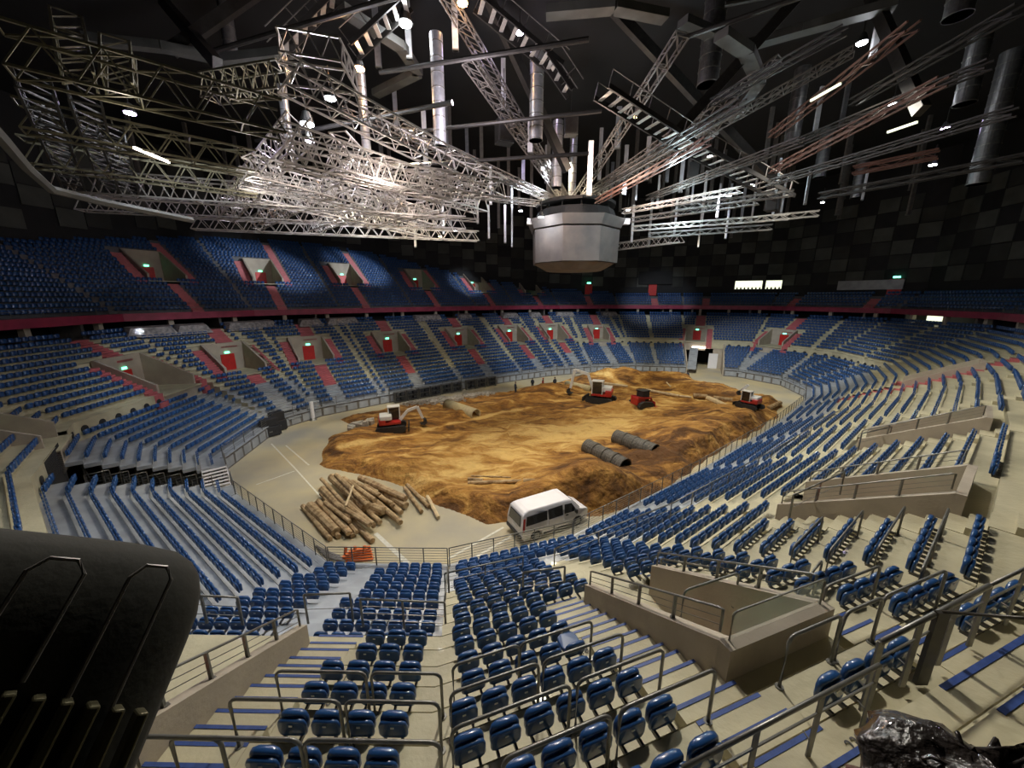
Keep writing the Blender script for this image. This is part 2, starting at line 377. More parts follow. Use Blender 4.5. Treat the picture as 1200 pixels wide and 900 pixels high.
# ------------------------------------------------------------------ seats
def rrect(w,h,rad,n=3):
    pts=[]
    for cx,cz,a0 in ((w/2-rad,h-rad,0),(-w/2+rad,h-rad,pi/2),(-w/2+rad*.6,rad*.6,pi),(w/2-rad*.6,rad*.6,3*pi/2)):
        rr=rad if a0<pi else rad*.6
        for k in range(n): a=a0+pi/2*k/(n-1); pts.append((cx+rr*cos(a),cz+rr*sin(a)))
    return pts
def shell(w,h,t,rad,y0,z0,lean,bulge=.02,n=3):
    mb=MB(); o=rrect(w,h,rad,n); r=[]
    for k,(s,yy) in enumerate(((.90,-t/2),(1,-t/4),(1,t/4),(.90,t/2))):
        r.append([((x*s),y0+yy+lean*(z)+(bulge*(1-(2*x/w)**2) if k<2 else -bulge*.4*(1-(2*x/w)**2))*-1,z0+h/2+(z-h/2)*s) for x,z in o])
    n_=len(o); vs=[p for q in r for p in q]; fs=[tuple(range(n_)),tuple(range(4*n_-1,3*n_-1,-1))]
    for a in range(3):
        for k in range(n_): fs.append((a*n_+k,(a+1)*n_+k,(a+1)*n_+(k+1)%n_,a*n_+(k+1)%n_))
    mb.add(vs,fs); return mb
def seat_proto():
    r=thing('stadium_seat','x','seat')
    kids=[shell(.445,.31,.055,.10,-.075,.40,-.04).build('backrest','seat',r,smooth=False),
          shell(.43,.345,.075,.11,-.005,.42,.0,.028).build('seat_pan','seat',r,smooth=False)]
    b=MB().box((-.13,-.15,.36),(.035,.22,.07)).box((.13,-.15,.36),(.035,.22,.07)).box((0,-.05,.40),(.34,.05,.05)); kids.append(b.build('bracket','seatk',r))
    kids.append(MB().box((0,-.125,.62),(.055,.006,.03)).build('number_tag','tag',r))
    for k in kids[:2]:
        k.data.polygons.foreach_set('use_smooth',[len(p.vertices)==4 for p in k.data.polygons])
    return r,kids
proto,pk=seat_proto()
scored=[]
for idx,s in enumerate(SEATS):
    q=pr((s[4],s[5],s[6]+.6))
    if q[2]>.6 and -15<q[0]<1215 and -10<q[1]<915 and not s[8]:
        if q[0]<205 and q[1]>620 and q[1]>1010-2.2*q[0]*0 : 
            if q[1]>640: continue
        scored.append((q[2],idx))
scored.sort(); near=[i for d,i in scored[:300]]; nearset=set(near)
STAND={3:'third stand on the right',4:'right long side',19:'left stand by open corner',18:'left corner stand',5:'far right bend'}
def block_name(i,r,run,z,t):
    if i==0: return ('grey-deck block left of stairs' if t<2.4 else 'grey-deck block left of seam') if r<10 else ('cream block left of seam' if t>5 else 'cream block left of stairs')
    if i==1: return 'wedge block right of seam' if t<2.0 else (('lower block before glass portal' if t<4.3 else 'lower block beyond glass portal') if r<10 else ('block beside glass portal' if t<6.5 else 'block right of glass portal'))
    if i==2: return 'block before long portal' if t<2.15 else ('block below long portal' if r<10 else 'block along long portal')
    return STAND.get(i,'far stand')
rc,kids=proto,pk
first=True; seen={}
rowmap={}
for idx in near:
    i,r,k,run,x,y,z,a,u=SEATS[idx]
    t=(np.array([x,y])-V[i])@T[i]; bn=block_name(i,r,run,z,t); rowmap.setdefault((bn,r),[]).append((t,idx))
for (bn,r),lst in rowmap.items():
    lst.sort()
    for n,(t,idx) in enumerate(lst):
        i,_,k,run,x,y,z,a,u=SEATS[idx]
        if first: o=proto; first=False
        else: o=copy_tree(proto,pk)
        o.location=(x,y,z); jit=rng.uniform(-.012,.012); o.rotation_euler=(0,0,a+jit)
        o['label']='blue tip-up seat, %s from left, %s row up, %s'%(ORD[min(n,25)],ORD[r],bn)
        o['group']='blue tip-up seats of the near stands'
        o['category']='seat'
# one seat left tipped down
best=None
for idx in near:
    s=SEATS[idx]; q=pr((s[4],s[5],s[6]+.5)); e=(q[0]-692)**2+(q[1]-735)**2
    if best is None or e<best[0]: best=(e,s)
for o in list(COL.objects):
    if o.name.startswith('stadium_seat') and (o.location-Vector(best[1][4:7])).length<.01:
        o['label']='brighter blue seat tipped down beside the blue-nosed stairs, right of the centre seam'
        for c in COL.objects:
            if c.parent==o and c.name.startswith('seat_pan'): c.rotation_euler=(-pi/2,0,0); c.location=(0,-.40,.44)
far=np.array([s for k,s in enumerate(SEATS) if k not in nearset and s[0]not in() ],float)
# the rest of the thousands of seats: light shells in one object
def lowseat():
    vs=[];fs=[]
    def sh(w,z0,z1,y0,y1,lean):
        b=len(vs); w/=2
        for yy in (y0,y1):
            for x,z in ((-w,z0),(w,z0),(w,z1-.09),(w*.72,z1),(-w*.72,z1),(-w,z1-.09)): vs.append((x,yy+lean*(z-z0),z))
        fs.append(tuple(b+k for k in (0,1,2,3,4,5))); fs.append(tuple(b+6+k for k in (5,4,3,2,1,0)))
        for k in range(1,6): fs.append((b+k,b+6+k,b+6+(k+1)%6,b+(k+1)%6))
    sh(.445,.39,.71,-.10,-.05,-.04); sh(.43,.42,.765,-.03,.04,.0)
    return np.array(vs),fs
lv,lf=lowseat()
def instance_mesh(name,lv,lf,P,A,m):
    n=len(P); c,s=np.cos(A),np.sin(A)
    X=lv[None,:,0]*c[:,None]-lv[None,:,1]*s[:,None]+P[:,0:1]; Y=lv[None,:,0]*s[:,None]+lv[None,:,1]*c[:,None]+P[:,1:2]; Z=lv[None,:,2]+P[:,2:3]
    co=np.stack([X,Y,Z],-1).reshape(-1,3); nv=len(lv)
    li=np.concatenate([np.array(f) for f in lf]); ls=np.array([len(f) for f in lf])
    LI=(li[None,:]+nv*np.arange(n)[:,None]).ravel(); LT=np.tile(ls,n); LS=np.concatenate([[0],np.cumsum(LT)[:-1]])
    me=bpy.data.meshes.new(name); me.vertices.add(len(co)); me.vertices.foreach_set('co',co.ravel()); me.loops.add(len(LI)); me.loops.foreach_set('vertex_index',LI.astype(np.int32))
    me.polygons.add(len(LT)); me.polygons.foreach_set('loop_start',LS.astype(np.int32)); me.polygons.foreach_set('loop_total',LT.astype(np.int32))
    me.update(calc_edges=True); me.materials.append(MT[m]); o=bpy.data.objects.new(name,me); COL.objects.link(o); return o
vis=[k for k in range(len(far)) if (lambda q:q[2]>1 and -120<q[0]<1320 and q[1]<1150)(pr(far[k,4:7]))]
far=far[vis]
A=far[:,7]+rng.uniform(-.03,.03,len(far))
tag(instance_mesh('distant_seats',lv,lf,far[:,4:7],A,'seat'),'thousands of blue tip-up seats filling the far and upper stands','seats',kind='stuff')

# ------------------------------------------------------------------ stairs in the aisles
tags_r=[]
for a in AIS:
    i=a['s']; up=bool(a.get('u')); T_,O_,Z_=a['t'],(uo if up else off),(uz if up else (lambda r:rz(i,r)))
    n=a['b'] if not up else min(a['b'],max(NU.get(i,0),NU.get(i+1,0)))
    near_=a['k']=='blue'
    if near_:
        root=bpy.data.objects.new('aisle_stair',None); COL.objects.link(root); root['kind']='structure'
    parts={'pink':MB(),'deck':MB(),'concrete':MB()}
    for r in range(a['a'],n):
        o,z=O_(r),Z_(r); o2=O_(r+1); zp=Z_(r-1) if r>0 else z-.4
        tl,th=T_-a['hw'],T_+a['hw']
        if not up:
            tl=max(tl,t0(i,o2)+.05) if i!=3 else tl
        if th-tl<.2: continue
        if not up and any(v['s']==i and v['ta']<T_<v['tb'] and v['a']<=r<=v['b'] for v in VOM): continue
        if up:
            # the upper stand's top edge falls away: skip steps beyond it
            f=(T_-t0(i,o))/(t1(i,o)-t0(i,o)); 
            if r>=NU[i]*(1-f)+NU[i+1]*f-1: continue
        rise=z-zp; dz=(z+zp)/2
        if near_:
            st=MB().box(tuple(wp(i,T_,o-.18,(dz+zp)/2)),(2*a['hw'],.36,dz-zp),x=(*T[i],0),y=(*N[i],0)).build('step','concrete',root)
            MB().box(tuple(wp(i,T_,o-.335,dz+.004)),(2*a['hw'],.055,.014),x=(*T[i],0),y=(*N[i],0)).build('nosing','nose',st)
            st=MB().box(tuple(wp(i,T_,o+.2,z+.006)),(2*a['hw'],.40,.012),x=(*T[i],0),y=(*N[i],0)).build('step','concrete',root)
            MB().box(tuple(wp(i,T_,o+.03,z+.012)),(2*a['hw'],.055,.014),x=(*T[i],0),y=(*N[i],0)).build('nosing','nose',st)
        else:
            k={'pink':'pink' if (up or r>=DECK[i]) else 'deck','grey':'deck','cream':'concrete'}[a['k']]
            mb=parts[k]
            if a['k']=='cream' and r<DECK[i]: mb=parts['deck']
            mb.box(tuple(wp(i,T_,o-.18,(dz+zp)/2)),(2*a['hw'],.36,dz-zp),x=(*T[i],0),y=(*N[i],0))
            mb.box(tuple(wp(i,T_,o+(.25 if not up else .32),(z+.016+zp)/2)),(2*a['hw'],.55 if not up else .7,z+.016-zp),x=(*T[i],0),y=(*N[i],0))
    for k,mb in parts.items():
        if mb.v: struct('aisle_stair',mb,k)
# painted row numbers on the near stairs, upside down seen from above
def text(s,loc,rot,size,m,parent=None,name='row_number'):
    cu=bpy.data.curves.new(name,'FONT'); cu.body=s; cu.size=size; cu.align_x='CENTER'; cu.align_y='CENTER'; cu.extrude=.002; cu.materials.append(MT[m])
    o=bpy.data.objects.new(name,cu); COL.objects.link(o); o.location=loc; o.rotation_euler=rot
    if parent: o.parent=parent
    return o
for i,T_,sd,rr in [(0,5.72,1,range(11,17)),(1,1.32,-1,range(10,17)),(1,2.75,1,(18,19)),(1,7.3,1,(16,17,18))]:
    for r in rr:
        p=wp(i,T_+.0,off(r)+.30,rz(i,r)+.016)
        o=text(str(r+5),p,(0,0,atan2(T[i][1],T[i][0])),.2,'ink'); o['kind']='structure'

# ------------------------------------------------------------------ vomitories (exit portals)
def portal(v,up=False):
    i=v['s']; O_,Z_=(uo if up else off),(uz if up else (lambda r:rz(i,r)))
    a,b=v['a'],v['b']; oa,ob=O_(a)+.02,O_(b+1)-(.35 if up or i>3 else .7); zf=Z_(a)-(.1 if up else .25); za,zb=Z_(a)+.75,Z_(b)+.62
    x=(*T[i],0); y=(*N[i],0)
    root=thing('exit_portal',v['l'],'exit portal',tuple(wp(i,v['t'],oa,zf)))
    L=np.array(root.location)
    W=lambda t,o,z: tuple(wp(i,t,o,z)-L)
    for s in (-1,1):
        t_in=v['t']+s*(v['hw']-.22); t_out=v['t']+s*v['hw']
        of=oa+(.38 if not up else 0); mb=MB(); lo=[W(t_in,of,zf-.6),W(t_out,of,zf-.6),W(t_out,ob,zf-.6),W(t_in,ob,zf-.6)]
        hi=[W(t_in,of,za),W(t_out,of,za),W(t_out,ob,zb),W(t_in,ob,zb)]
        mb.hexa(lo,hi); mb.build('side_wall','wallc',root)
    mb=MB(); mb.box(W(v['t'],ob+.1,(zf+zb)/2-.3),(2*v['hw'],.22,zb-zf+.6),x=x,y=y); mb.build('back_wall','wallc',root)
    MB().box(W(v['t'],(oa+ob)/2,zf-.05),(2*v['hw'],ob-oa+.4,.1),x=x,y=y).build('landing','concrete',root)
    if not up:
        MB().box(W(v['t'],O_(a)+.1,zf-.85),(2*v['hw'],.2,1.6),x=x,y=y).build('threshold','wallc',root)
        oe=O_(b+1); MB().box(W(v['t'],(ob+oe)/2+.1,Z_(b)-.5),(2*v['hw'],oe-ob,1.0),x=x,y=y).build('rear_ledge','concrete',root)
    d=MB().box(W(v['t']-.1*v['hw'],ob-.04,zf+1.0),(1.5,.08,2.0),x=x,y=y).build('door','red',root)
    MB().box(W(v['t']-.1*v['hw'],ob-.1,zf+1.0),(.1,.05,.05),x=x,y=y).build('door_handle','rail',d)
    e=MB().box(W(v['t']-.1*v['hw'],ob-.06,zf+2.2),(.5,.08,.2),x=x,y=y).build('exit_sign','greenl',root)
    return root
for v in VOM: v['root']=portal(v)
for v in UVOM: portal(v,True)

# ------------------------------------------------------------------ front wall, front railing, concourse, fascia, back walls
def rail_thing(name,label,pts,h,post_step,wires,post=.05,top=.055,m='rail',group=None,base=0.0,first_last=True):
    # pts: base polyline (world); posts vertical at about post_step, top rail, thin wires
    root=thing(name,label,'railing',tuple(pts[0]),group=group); L=np.array(pts[0]); P=[np.array(p)-L for p in pts]
    up=np.array([0,0,h])
    if len(P)==2: pass
    MB().path([p+up for p in P],top,8).build('top_rail',m,root,smooth=True)
    for a,b in zip(P[:-1],P[1:]):
        n=max(1,int(round(np.linalg.norm(b-a)/post_step)))
        for k in range(n+ (1 if b is P[-1] else 0)):
            q=a+(b-a)*k/n; MB().bar(q,q+up,post,post*.5).build('post',m,root)
    if wires:
        mb=MB()
        for w in range(1,wires+1):
            for a,b in zip(P[:-1],P[1:]): mb.bar(a+up*w/(wires+1),b+up*w/(wires+1),.016)
        mb.build('wires',m,root)
    return root
RD=['centre stand','stand right of the centre seam','stand behind the white van','right side by the half-buried pipes','right side further back','right bend','right end','right end by the small excavator','right of the players tunnel','left of the players tunnel','far end','far end by the sand ridge','far side behind the large excavator','far side centre','far side behind the left excavator','far side at left','left end of the far side','left bend','open left corner','left stand above the log pile']
for i in range(NS):
    g=[(q['ta'],q['tb']) for q in GAP if q['s']==i]
    for (x,y) in subtract((0,Ln[i]),g):
        zz=1.2; wall=MB(); far_=8<=i<=18 or i in (5,6,7)
        wall.box(tuple(wp(i,(x+y)/2,.13,.58)),(y-x,.1,1.16),x=(*T[i],0),y=(*N[i],0)); wo=struct('stand_front_wall',wall,'steelm' if far_ else 'deck')
        n=int((y-x)/1.25)
        fr=MB()
        for k in range(n):
            tk=x+(y-x)*(k+.5)/n; fr.box(tuple(wp(i,tk,.06,.55)),(1.0*(y-x)/n/1.25,.06,.8),x=(*T[i],0),y=(*N[i],0))
        if fr.v: fr.build('wall_panel','deck' if far_ else 'steelm',wo)
        sl=MB().box(tuple(wp(i,(x+y)/2,.15,1.18)),(y-x,.36,.06),x=(*T[i],0),y=(*N[i],0)); sl.build('coping','deck',wo)
        rail_thing('front_railing','grey metal front railing with posts, '+RD[i]+(' (left part)' if x==0 and g else ''),[wp(i,x+.03,.08,zz),wp(i,y-.03,.08,zz)],1.0,1.15 if not far_ else 1.6,6 if i in(0,1,2,3,19,18) else 4,.05,.05,'rail')
# portholed wall between deck and fixed rows
for i in range(NS):
    if not WALLED[i]: continue
    o=off(10)
    for x,y in subtract((t0(i,o),t1(i,o)),[(g['ta'],g['tb']) for g in VOM if g['s']==i]+[(g['ta'],g['tb']) for g in GAP if g['s']==i]):
        n=int((y-x)/1.3); mb=MB()
        if i in (0,19): continue
        for k in range(n):
            c=wp(i,x+(y-x)*(k+.5)/n,o-.03,4.75); mb.bar(c-np.array([*N[i],0])*.03,c,.55,n=12)
        if mb.v: struct('wall_porthole',mb,'mdark')
# concourse level, pillars, void, fascia
con=MB(); soff=MB(); fas=MB(); void=MB()
for i in range(4,19):
    o=off(22); z=rz(i,21)+.02
    con.quad(wp(i,t0(i,o),o,z),wp(i,t1(i,o),o,z),wp(i,t1(i,21),21,z),wp(i,t0(i,21),21,z))
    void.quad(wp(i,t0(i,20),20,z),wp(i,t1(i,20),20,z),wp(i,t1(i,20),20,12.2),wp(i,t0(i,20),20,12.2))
    soff.quad(wp(i,t0(i,16.4),16.4,11.5),wp(i,t1(i,16.4),16.4,11.5),wp(i,t1(i,20),20,11.5),wp(i,t0(i,20),20,11.5))
    f=MB().hexa([wp(i,t0(i,16.2),16.2,11.45),wp(i,t1(i,16.2),16.2,11.45),wp(i,t1(i,16.5),16.5,11.45),wp(i,t0(i,16.5),16.5,11.45)],
                [wp(i,t0(i,16.2),16.2,12.25),wp(i,t1(i,16.2),16.2,12.25),wp(i,t1(i,16.5),16.5,12.25),wp(i,t0(i,16.5),16.5,12.25)])
    struct('balcony_fascia',f,'fascia')
    struct('balcony_ledge',MB().quad(wp(i,t0(i,16.4),16.4,12.22),wp(i,t1(i,16.4),16.4,12.22),wp(i,t1(i,17.02),17.02,12.22),wp(i,t0(i,17.02),17.02,12.22)),'deck')
    x,y=t0(i,16.9),t1(i,16.9); n=max(1,int(round((y-x)/6.5)))
    for k in range(n):
        struct('pillar',MB().box(tuple(wp(i,x+(y-x)*(k+.35)/n,17.0,(z+11.5)/2)),(.5,.5,11.5-z),x=(*T[i],0),y=(*N[i],0)),'wallc')
        if k%2==0: struct('wall_concourse',MB().box(tuple(wp(i,x+(y-x)*(k+.35)/n+1.6,18.4,(z+11.5)/2)),(.3,2.6,11.5-z),x=(*T[i],0),y=(*N[i],0)),'steelm')
    rail_thing('balcony_railing','thin metal railing on the balcony edge, '+RD[i],[wp(i,t0(i,16.6)+.1,16.6,12.25),wp(i,t1(i,16.6)-.1,16.6,12.25)],.55,2.5,0,.05,.05,'rail')
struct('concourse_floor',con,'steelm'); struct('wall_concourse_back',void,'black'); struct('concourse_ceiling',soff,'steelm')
# wrapped box seats at the top of the far stand
k=0
for px,w in [(172,4.5),(222,3.6),(290,6.5),(362,3.4),(400,5),(500,5.5),(545,3),(598,4),(628,3),(663,4.5),(716,4)]:
    i,t,r=find(px,372+ (abs(px-600)/40)*1.0); 
    r_=19.6; z=rz(i,21)-.3; root=tag(MB().hexa([wp(i,t-w/2,off(r_),z),wp(i,t+w/2,off(r_),z),wp(i,t+w/2,off(21.5),z),wp(i,t-w/2,off(21.5),z)],[wp(i,t-w/2+.5,off(r_)+.3,z+1.0),wp(i,t+w/2-.5,off(r_)+.3,z+1.0),wp(i,t+w/2-.3,off(21.5),z+1.15),wp(i,t-w/2+.3,off(21.5),z+1.15)]).build('wrapped_box_seats','wrap'),
       'block of box seats wrapped in crinkled plastic, %s from the left along the top row'%ORD[k],'wrapped seats','plastic wrapped box seats under the balcony'); k+=1
# upper back wall
bw={}
for i in sorted(NU):
    if i+1 not in NU: continue
    o0,o1=uo(NU[i])+.4,uo(NU[i+1])+.4; za,zb=uz(NU[i])-.6,uz(NU[i+1])-.6
    P0,P1=V[i]+M[i]*o0,V[i+1]+M[i+1]*o1; ZT=36
    w=struct('wall_upper',MB().quad((*P0,za),(*P1,zb),(*P1,ZT),(*P0,ZT)),'black')
    # checkered acoustic panels
    d=P1-P0; l=hypot(*d); tx=d/l; nx=np.array([-tx[1],tx[0]]); pw,ph=2.5,2.3; n=int(l/pw)
    for a in range(n):
        for b in range(6 if i<12 else 4):
            fz=(a+.5)/n; zc=za+(zb-za)*fz+2.2+ph*(b+.5)
            if (a*7+b*13+i*5)%10<3 or zc>33: continue
            c=P0+tx*(l*(a+.5)/n)+nx*(.07+.09*((a+b)%2))
            MB().box((c[0],c[1],zc),(l/n*.94,.16,ph*.93),x=(*tx,0),y=(*nx,0)).build('acoustic_panel','panel' if (a+b)%2 else 'panel2',w)
# upper doors at the right end
for px,py in [(766,344),(693,346),(1038,338)]:
    i,t,r=find(px,352,True); oo=uo(5)+.2
    dd=MB().box(tuple(wp(i,t,oo,uz(5)+1.0)),(1.8,.12,2.6),x=(*T[i],0),y=(*N[i],0)); d_=dd.build('door_upper','red'); d_['kind']='structure'
    MB().box(tuple(wp(i,t,oo-.1,uz(5)+2.6)),(.9,.1,.3),x=(*T[i],0),y=(*N[i],0)).build('exit_sign','greenl',d_)
for px,py,l in [(12,312,'left'),(1175,322,'right'),(838,332,'r')]:
    i,t,r=find(px,py+12,True); e_=struct('exit_sign_%s'%l,MB().box(tuple(wp(i,t,uo(NU[i]+1)-.3,uz(NU[i])+2.2)),(.9,.1,.35),x=(*T[i],0),y=(*N[i],0)),'greenl')
# recessed dark box, two lit control-room windows, grey wall strip
i,t,r=find(768,352,True); struct('wall_recess',MB().box(tuple(wp(i,t,uo(5)-.1,18.4)),(7.5,.5,2.9),x=(*T[i],0),y=(*N[i],0)),'black')
for n_,(px,w) in enumerate([(876,5.0),(906,2.8)]):
    i,t,r=find(px,354,True); p=wp(i,t,uo(5)-.15,16.6); x,y=(*T[i],0),(*N[i],0)
    wn=struct('window_%d'%(n_+1),MB().box(tuple(p),(w+.3,.3,2.1),x=x,y=y),'mdark')
    MB().box(tuple(p-np.array([*N[i],0])*.2),(w,.08,1.7),x=x,y=y).build('pane','winl',wn)
    b=MB()
    for k in range(int(w/.7)): b.box(tuple(p-np.array([*N[i],0])*.28+np.array([*T[i],0])*(-w/2+.35+.7*k)+np.array([0,0,-.75])),(.3,.1,.5),x=x,y=y)
    b.build('chair_backs','mdark',wn)
i,t,r=find(1008,352,True); struct('wall_strip',MB().box(tuple(wp(i,t,uo(5)-.1,16.1)),(9,.3,1.6),x=(*T[i],0),y=(*N[i],0)),'deck')
# lit concourse room at the right
i,t,r=find(1073,381); struct('window_3',MB().box(tuple(wp(i,t,18.2,10.9)),(3.4,.2,1.1),x=(*T[i],0),y=(*N[i],0)),'winl')
# players' tunnel
g=GAP[0]; i=8; ta,tb=g['ta'],Ln[8]
side=MB()
prof=[(off(r),rz(i,r)) for r in range(11)]
for s_ in (0,1):
    A0=(wp(i,ta,off(0),0) if s_==0 else np.array([*(V[9]+M[9]*off(0)),0])); A1=(wp(i,ta,off(10),0) if s_==0 else np.array([*(V[9]+M[9]*off(10)),0])); e_=np.array([*T[i],0])*.2*(1 if s_==0 else -1); u_=np.array([0,0,1.])
    side.hexa([A0,A1,A1+e_,A0+e_],[A0+u_*1.6,A1+u_*5.0,A1+e_+u_*5.0,A0+e_+u_*1.6])
struct('tunnel_side_wall',side,'wallc')
ot=off(10)
struct('tunnel_wall_back',MB().box(tuple(wp(i,ta+.9,ot+.2,2.5)),(1.9,.3,5),x=(*T[i],0),y=(*N[i],0)).box(tuple(wp(i,tb+3.4,ot+.2,2.5)),(1.6,.3,5),x=(*T[i],0),y=(*N[i],0)).box(tuple(wp(i,(ta+tb)/2+1,ot+.2,4.6)),(tb-ta+4,.3,1.4),x=(*T[i],0),y=(*N[i],0)),'wallc')
struct('tunnel_inner_wall',MB().box(tuple(wp(i,(ta+tb)/2,ot+7,2.5)),(14,.3,5),x=(*T[i],0),y=(*N[i],0)),'black')
struct('door_tunnel',MB().box(tuple(wp(i,ta+1.7,ot-.1,1.5)),(1.6,.12,3.0),x=(*T[i],0),y=(*N[i],0)),'white')
tl=MB().box(tuple(wp(i,(ta+tb)/2+1.0,ot-.1,4.1)),(3.2,.2,.25),x=(*T[i],0),y=(*N[i],0)).build('strip_lamp','tube'); tag(tl,'glowing strip lamp over the players tunnel mouth','lamp')
# open left corner: dark scaffold under the decks, low guard frames
i=18; g=GAP[1]
for n_,t_ in enumerate((g['ta'],g['tb'])):
    root=thing('deck_scaffold','dark steel scaffold under the cut edge of the '+('upper-left deck' if n_==0 else 'near-left deck'),'scaffold',tuple(wp(i,t_,off(0),0))); Lc=np.array(root.location)
    s_=.12 if n_==0 else -.12
    for r in range(0,10):
        z=rz(i,r)-.08; o=off(r)+.1
        MB().bar(wp(i,t_-s_,o,0)-Lc,wp(i,t_-s_,o,z)-Lc,.07).build('post','steel',root)
        if r<9: MB().bar(wp(i,t_-s_,o,.1)-Lc,wp(i,t_-s_,o+.74,z)-Lc,.04).build('brace','steel',root)
    sk=MB()
    for r in range(10): sk.box(tuple(wp(i,t_,off(r)+.37,rz(i,r)-.12)-Lc),(.06,.76,.24),x=(*T[i],0),y=(*N[i],0))
    sk.build('deck_edge','deck',root)
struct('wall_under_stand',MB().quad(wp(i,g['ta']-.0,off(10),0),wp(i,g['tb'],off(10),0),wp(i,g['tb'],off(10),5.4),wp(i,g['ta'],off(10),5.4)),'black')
for n_ in range(7):
    r=n_+1; root=rail_thing('guard_railing','low grey guard frame beside the open left corner, %s from the stairs'%ORD[n_],[wp(18,g['tb']-.25,off(r)+.05,rz(i,r)-.2),wp(18,g['tb']-.25,off(r)+1.05,rz(i,r)-.2)],.9,1.0,4,.04,.04,'rail')
# metal stairs from deck to floor
root=thing('metal_stairs','light grey open metal stairs leading from the corner deck to the floor','stairs',tuple(wp(18,2.3,.8,0))); Lc=np.array(root.location)
for k in range(8):
    z=1.35-k*.17
    MB().box(tuple(wp(18,2.55+.24*k,.8,z)-Lc),(.24,1.5,.05),x=(*T[18],0),y=(*N[18],0)).build('tread','white',root)
for s in (-.68,.68):
    MB().bar(wp(18,2.4,.8+s*1.1,1.4)-Lc,wp(18,4.4,.8+s*1.1,.05)-Lc,.07,.2).build('stringer','white',root)
    MB().path([wp(18,2.4,.8+s*1.1,1.3)-Lc,wp(18,2.4,.8+s*1.1,2.4)-Lc,wp(18,4.3,.8+s*1.1,1.1)-Lc,wp(18,4.3,.8+s*1.1,.05)-Lc],.06).build('handrail','rail',root)
# floor, roof
struct('floor',MB().quad((-70,-25,0),(95,-25,0),(95,115,0),(-70,115,0)),'floor')
struct('ceiling',MB().quad((-80,-30,36),(105,-30,36),(105,125,36),(-80,125,36)),'roof')
struct('wall_back',MB().quad((-80,-30,0),(105,-30,0),(105,-30,36),(-80,-30,36)).quad((-80,-30,0),(-80,125,0),(-80,125,36),(-80,-30,36)).quad((105,-30,0),(105,125,0),(105,125,36),(105,-30,36)).quad((-80,125,0),(105,125,0),(105,125,36),(-80,125,36)),'black')
# white lines painted on the floor
for n_,(a,b,w) in enumerate([((318,520),(345,548),.12),((345,548),(392,600),.10),((335,522),(362,545),.12),((300,568),(345,552),.1),((440,625),(480,662),.25),((525,655),(590,618),.15),((545,660),(600,628),.15),((560,660),(600,645),.1)]):
    p,q=un(*a,.004),un(*b,.004); struct('floor_line',MB().bar(p,q,w,.008),'line')
# ------------------------------------------------------------------ loop handrails of the near stands
def to_ot(i,p): d=np.array(p[:2])-V[i]; return float(d@N[i]),float(d@T[i])
nl=0; cnt={}
LOOPS=[(0,(327,779),(430,783)),(0,(436,784),(517,787)),(0,(277,806),(402,811)),(0,(408,812),(515,820)),(0,(215,843),(358,853)),(0,(362,853),(516,866)),(0,(128,890),(236,897)),
 (1,(531,784),(609,757)),(1,(613,762),(698,733)),(1,(528,815),(633,780)),(1,(640,781),(735,748)),(1,(528,850),(671,807)),(1,(678,800),(784,767)),(1,(590,893),(722,847)),(1,(730,836),(850,795)),
 (1,(936,755),(997,727)),(1,(1001,725),(1046,706)),(1,(963,684),(1012,652)),(1,(1022,690),(1084,655)),(2,(1100,672),(1150,640)),(2,(946,668),(956,652)),(1,(800,690),(868,672)),(2,(1085,650),(1130,600)),(2,(1030,640),(1075,597)),(2,(975,645),(1020,600)),(2,(930,640),(965,605))]
for i,a,b in LOOPS:
    best=None
    for r in range(9,21):
        z=rz(i,r)+.92; o,t=to_ot(i,un(*a,z)); e=abs(o-off(r)-.05)
        if best is None or e<best[0]: best=(e,r)
    r=best[1]; z=rz(i,r); h=.92
    ta=to_ot(i,un(*a,z+h))[1]; tb=to_ot(i,un(*b,z+h))[1]; o=off(r)+.05
    if tb<ta: ta,tb=tb,ta
    if tb-ta<.6: tb=ta+1.0
    A,B=wp(i,ta,o,z),wp(i,tb,o,z); U=np.array([0,0,1.]); X=np.array([*T[i],0])
    nl+=1
    cnt[(i,r)]=cnt.get((i,r),0)+1
    root=thing('loop_handrail','grey tubular loop handrail, %s row up, %s from left %s the centre seam'%(ORD[r],ORD[cnt[(i,r)]-1],['left of','right of','far right of'][i]),'handrail',tuple(A),group='loop handrails of the near rows'); 
    L=A
    R=.12
    pts=[A-L,A+U*(h-R)-L]+[A-L+U*(h-R)+X*R*(1-cos(q))+U*R*sin(q) for q in (pi/6,pi/3,pi/2)]+[B-L+U*(h-R)-X*R*(1-cos(q))+U*R*sin(q) for q in (pi/2,pi/3,pi/6)]+[B+U*(h-R)-L,B-L]
    MB().path(pts,.05,8).build('loop_tube','rail',root,smooth=True)
    for q in (A,B): MB().bar(q-L,q-L+U*.02,.12,n=8).build('foot_plate','rail',root)
# square-ended guard rails at the walkway above the deck
def guard(i,a,b,z,h,label,wires=3,step=1.2,post=.06,top=.06,m='rail'):
    A=un(*a,z+h); B=un(*b,z+h); A[2]=B[2]=z
    return rail_thing('guard_rail',label,[A,B],h,step,wires,post,top,m)
guard(0,(356,697),(410,695),4.3,1.05,'short grey guard rail beside the deck stairs, left one',1,3)
guard(0,(422,702),(521,706),4.3,1.0,'grey guard rail over the back row of the centre deck block',3,1.2)
guard(0,(193,696),(278,700),4.3,1.0,'grey guard rail behind the left deck block near the spotlight',2,1.3,.08)
guard(1,(521,672),(613,652),3.2,1.0,'long light handrail over the wedge block, lower part',2,1.8,.05)
guard(1,(613,671),(662,664),4.8,1.05,'grey handrail in front of the stairs head, left part',1,1.5)
guard(1,(525,667),(521,705),3.6,1.0,'grey handrail running down the centre seam',0,3)
guard(2,(650,643),(787,590),3.1,1.0,'long handrail between deck and fixed rows behind the van',2,2.0,.05)
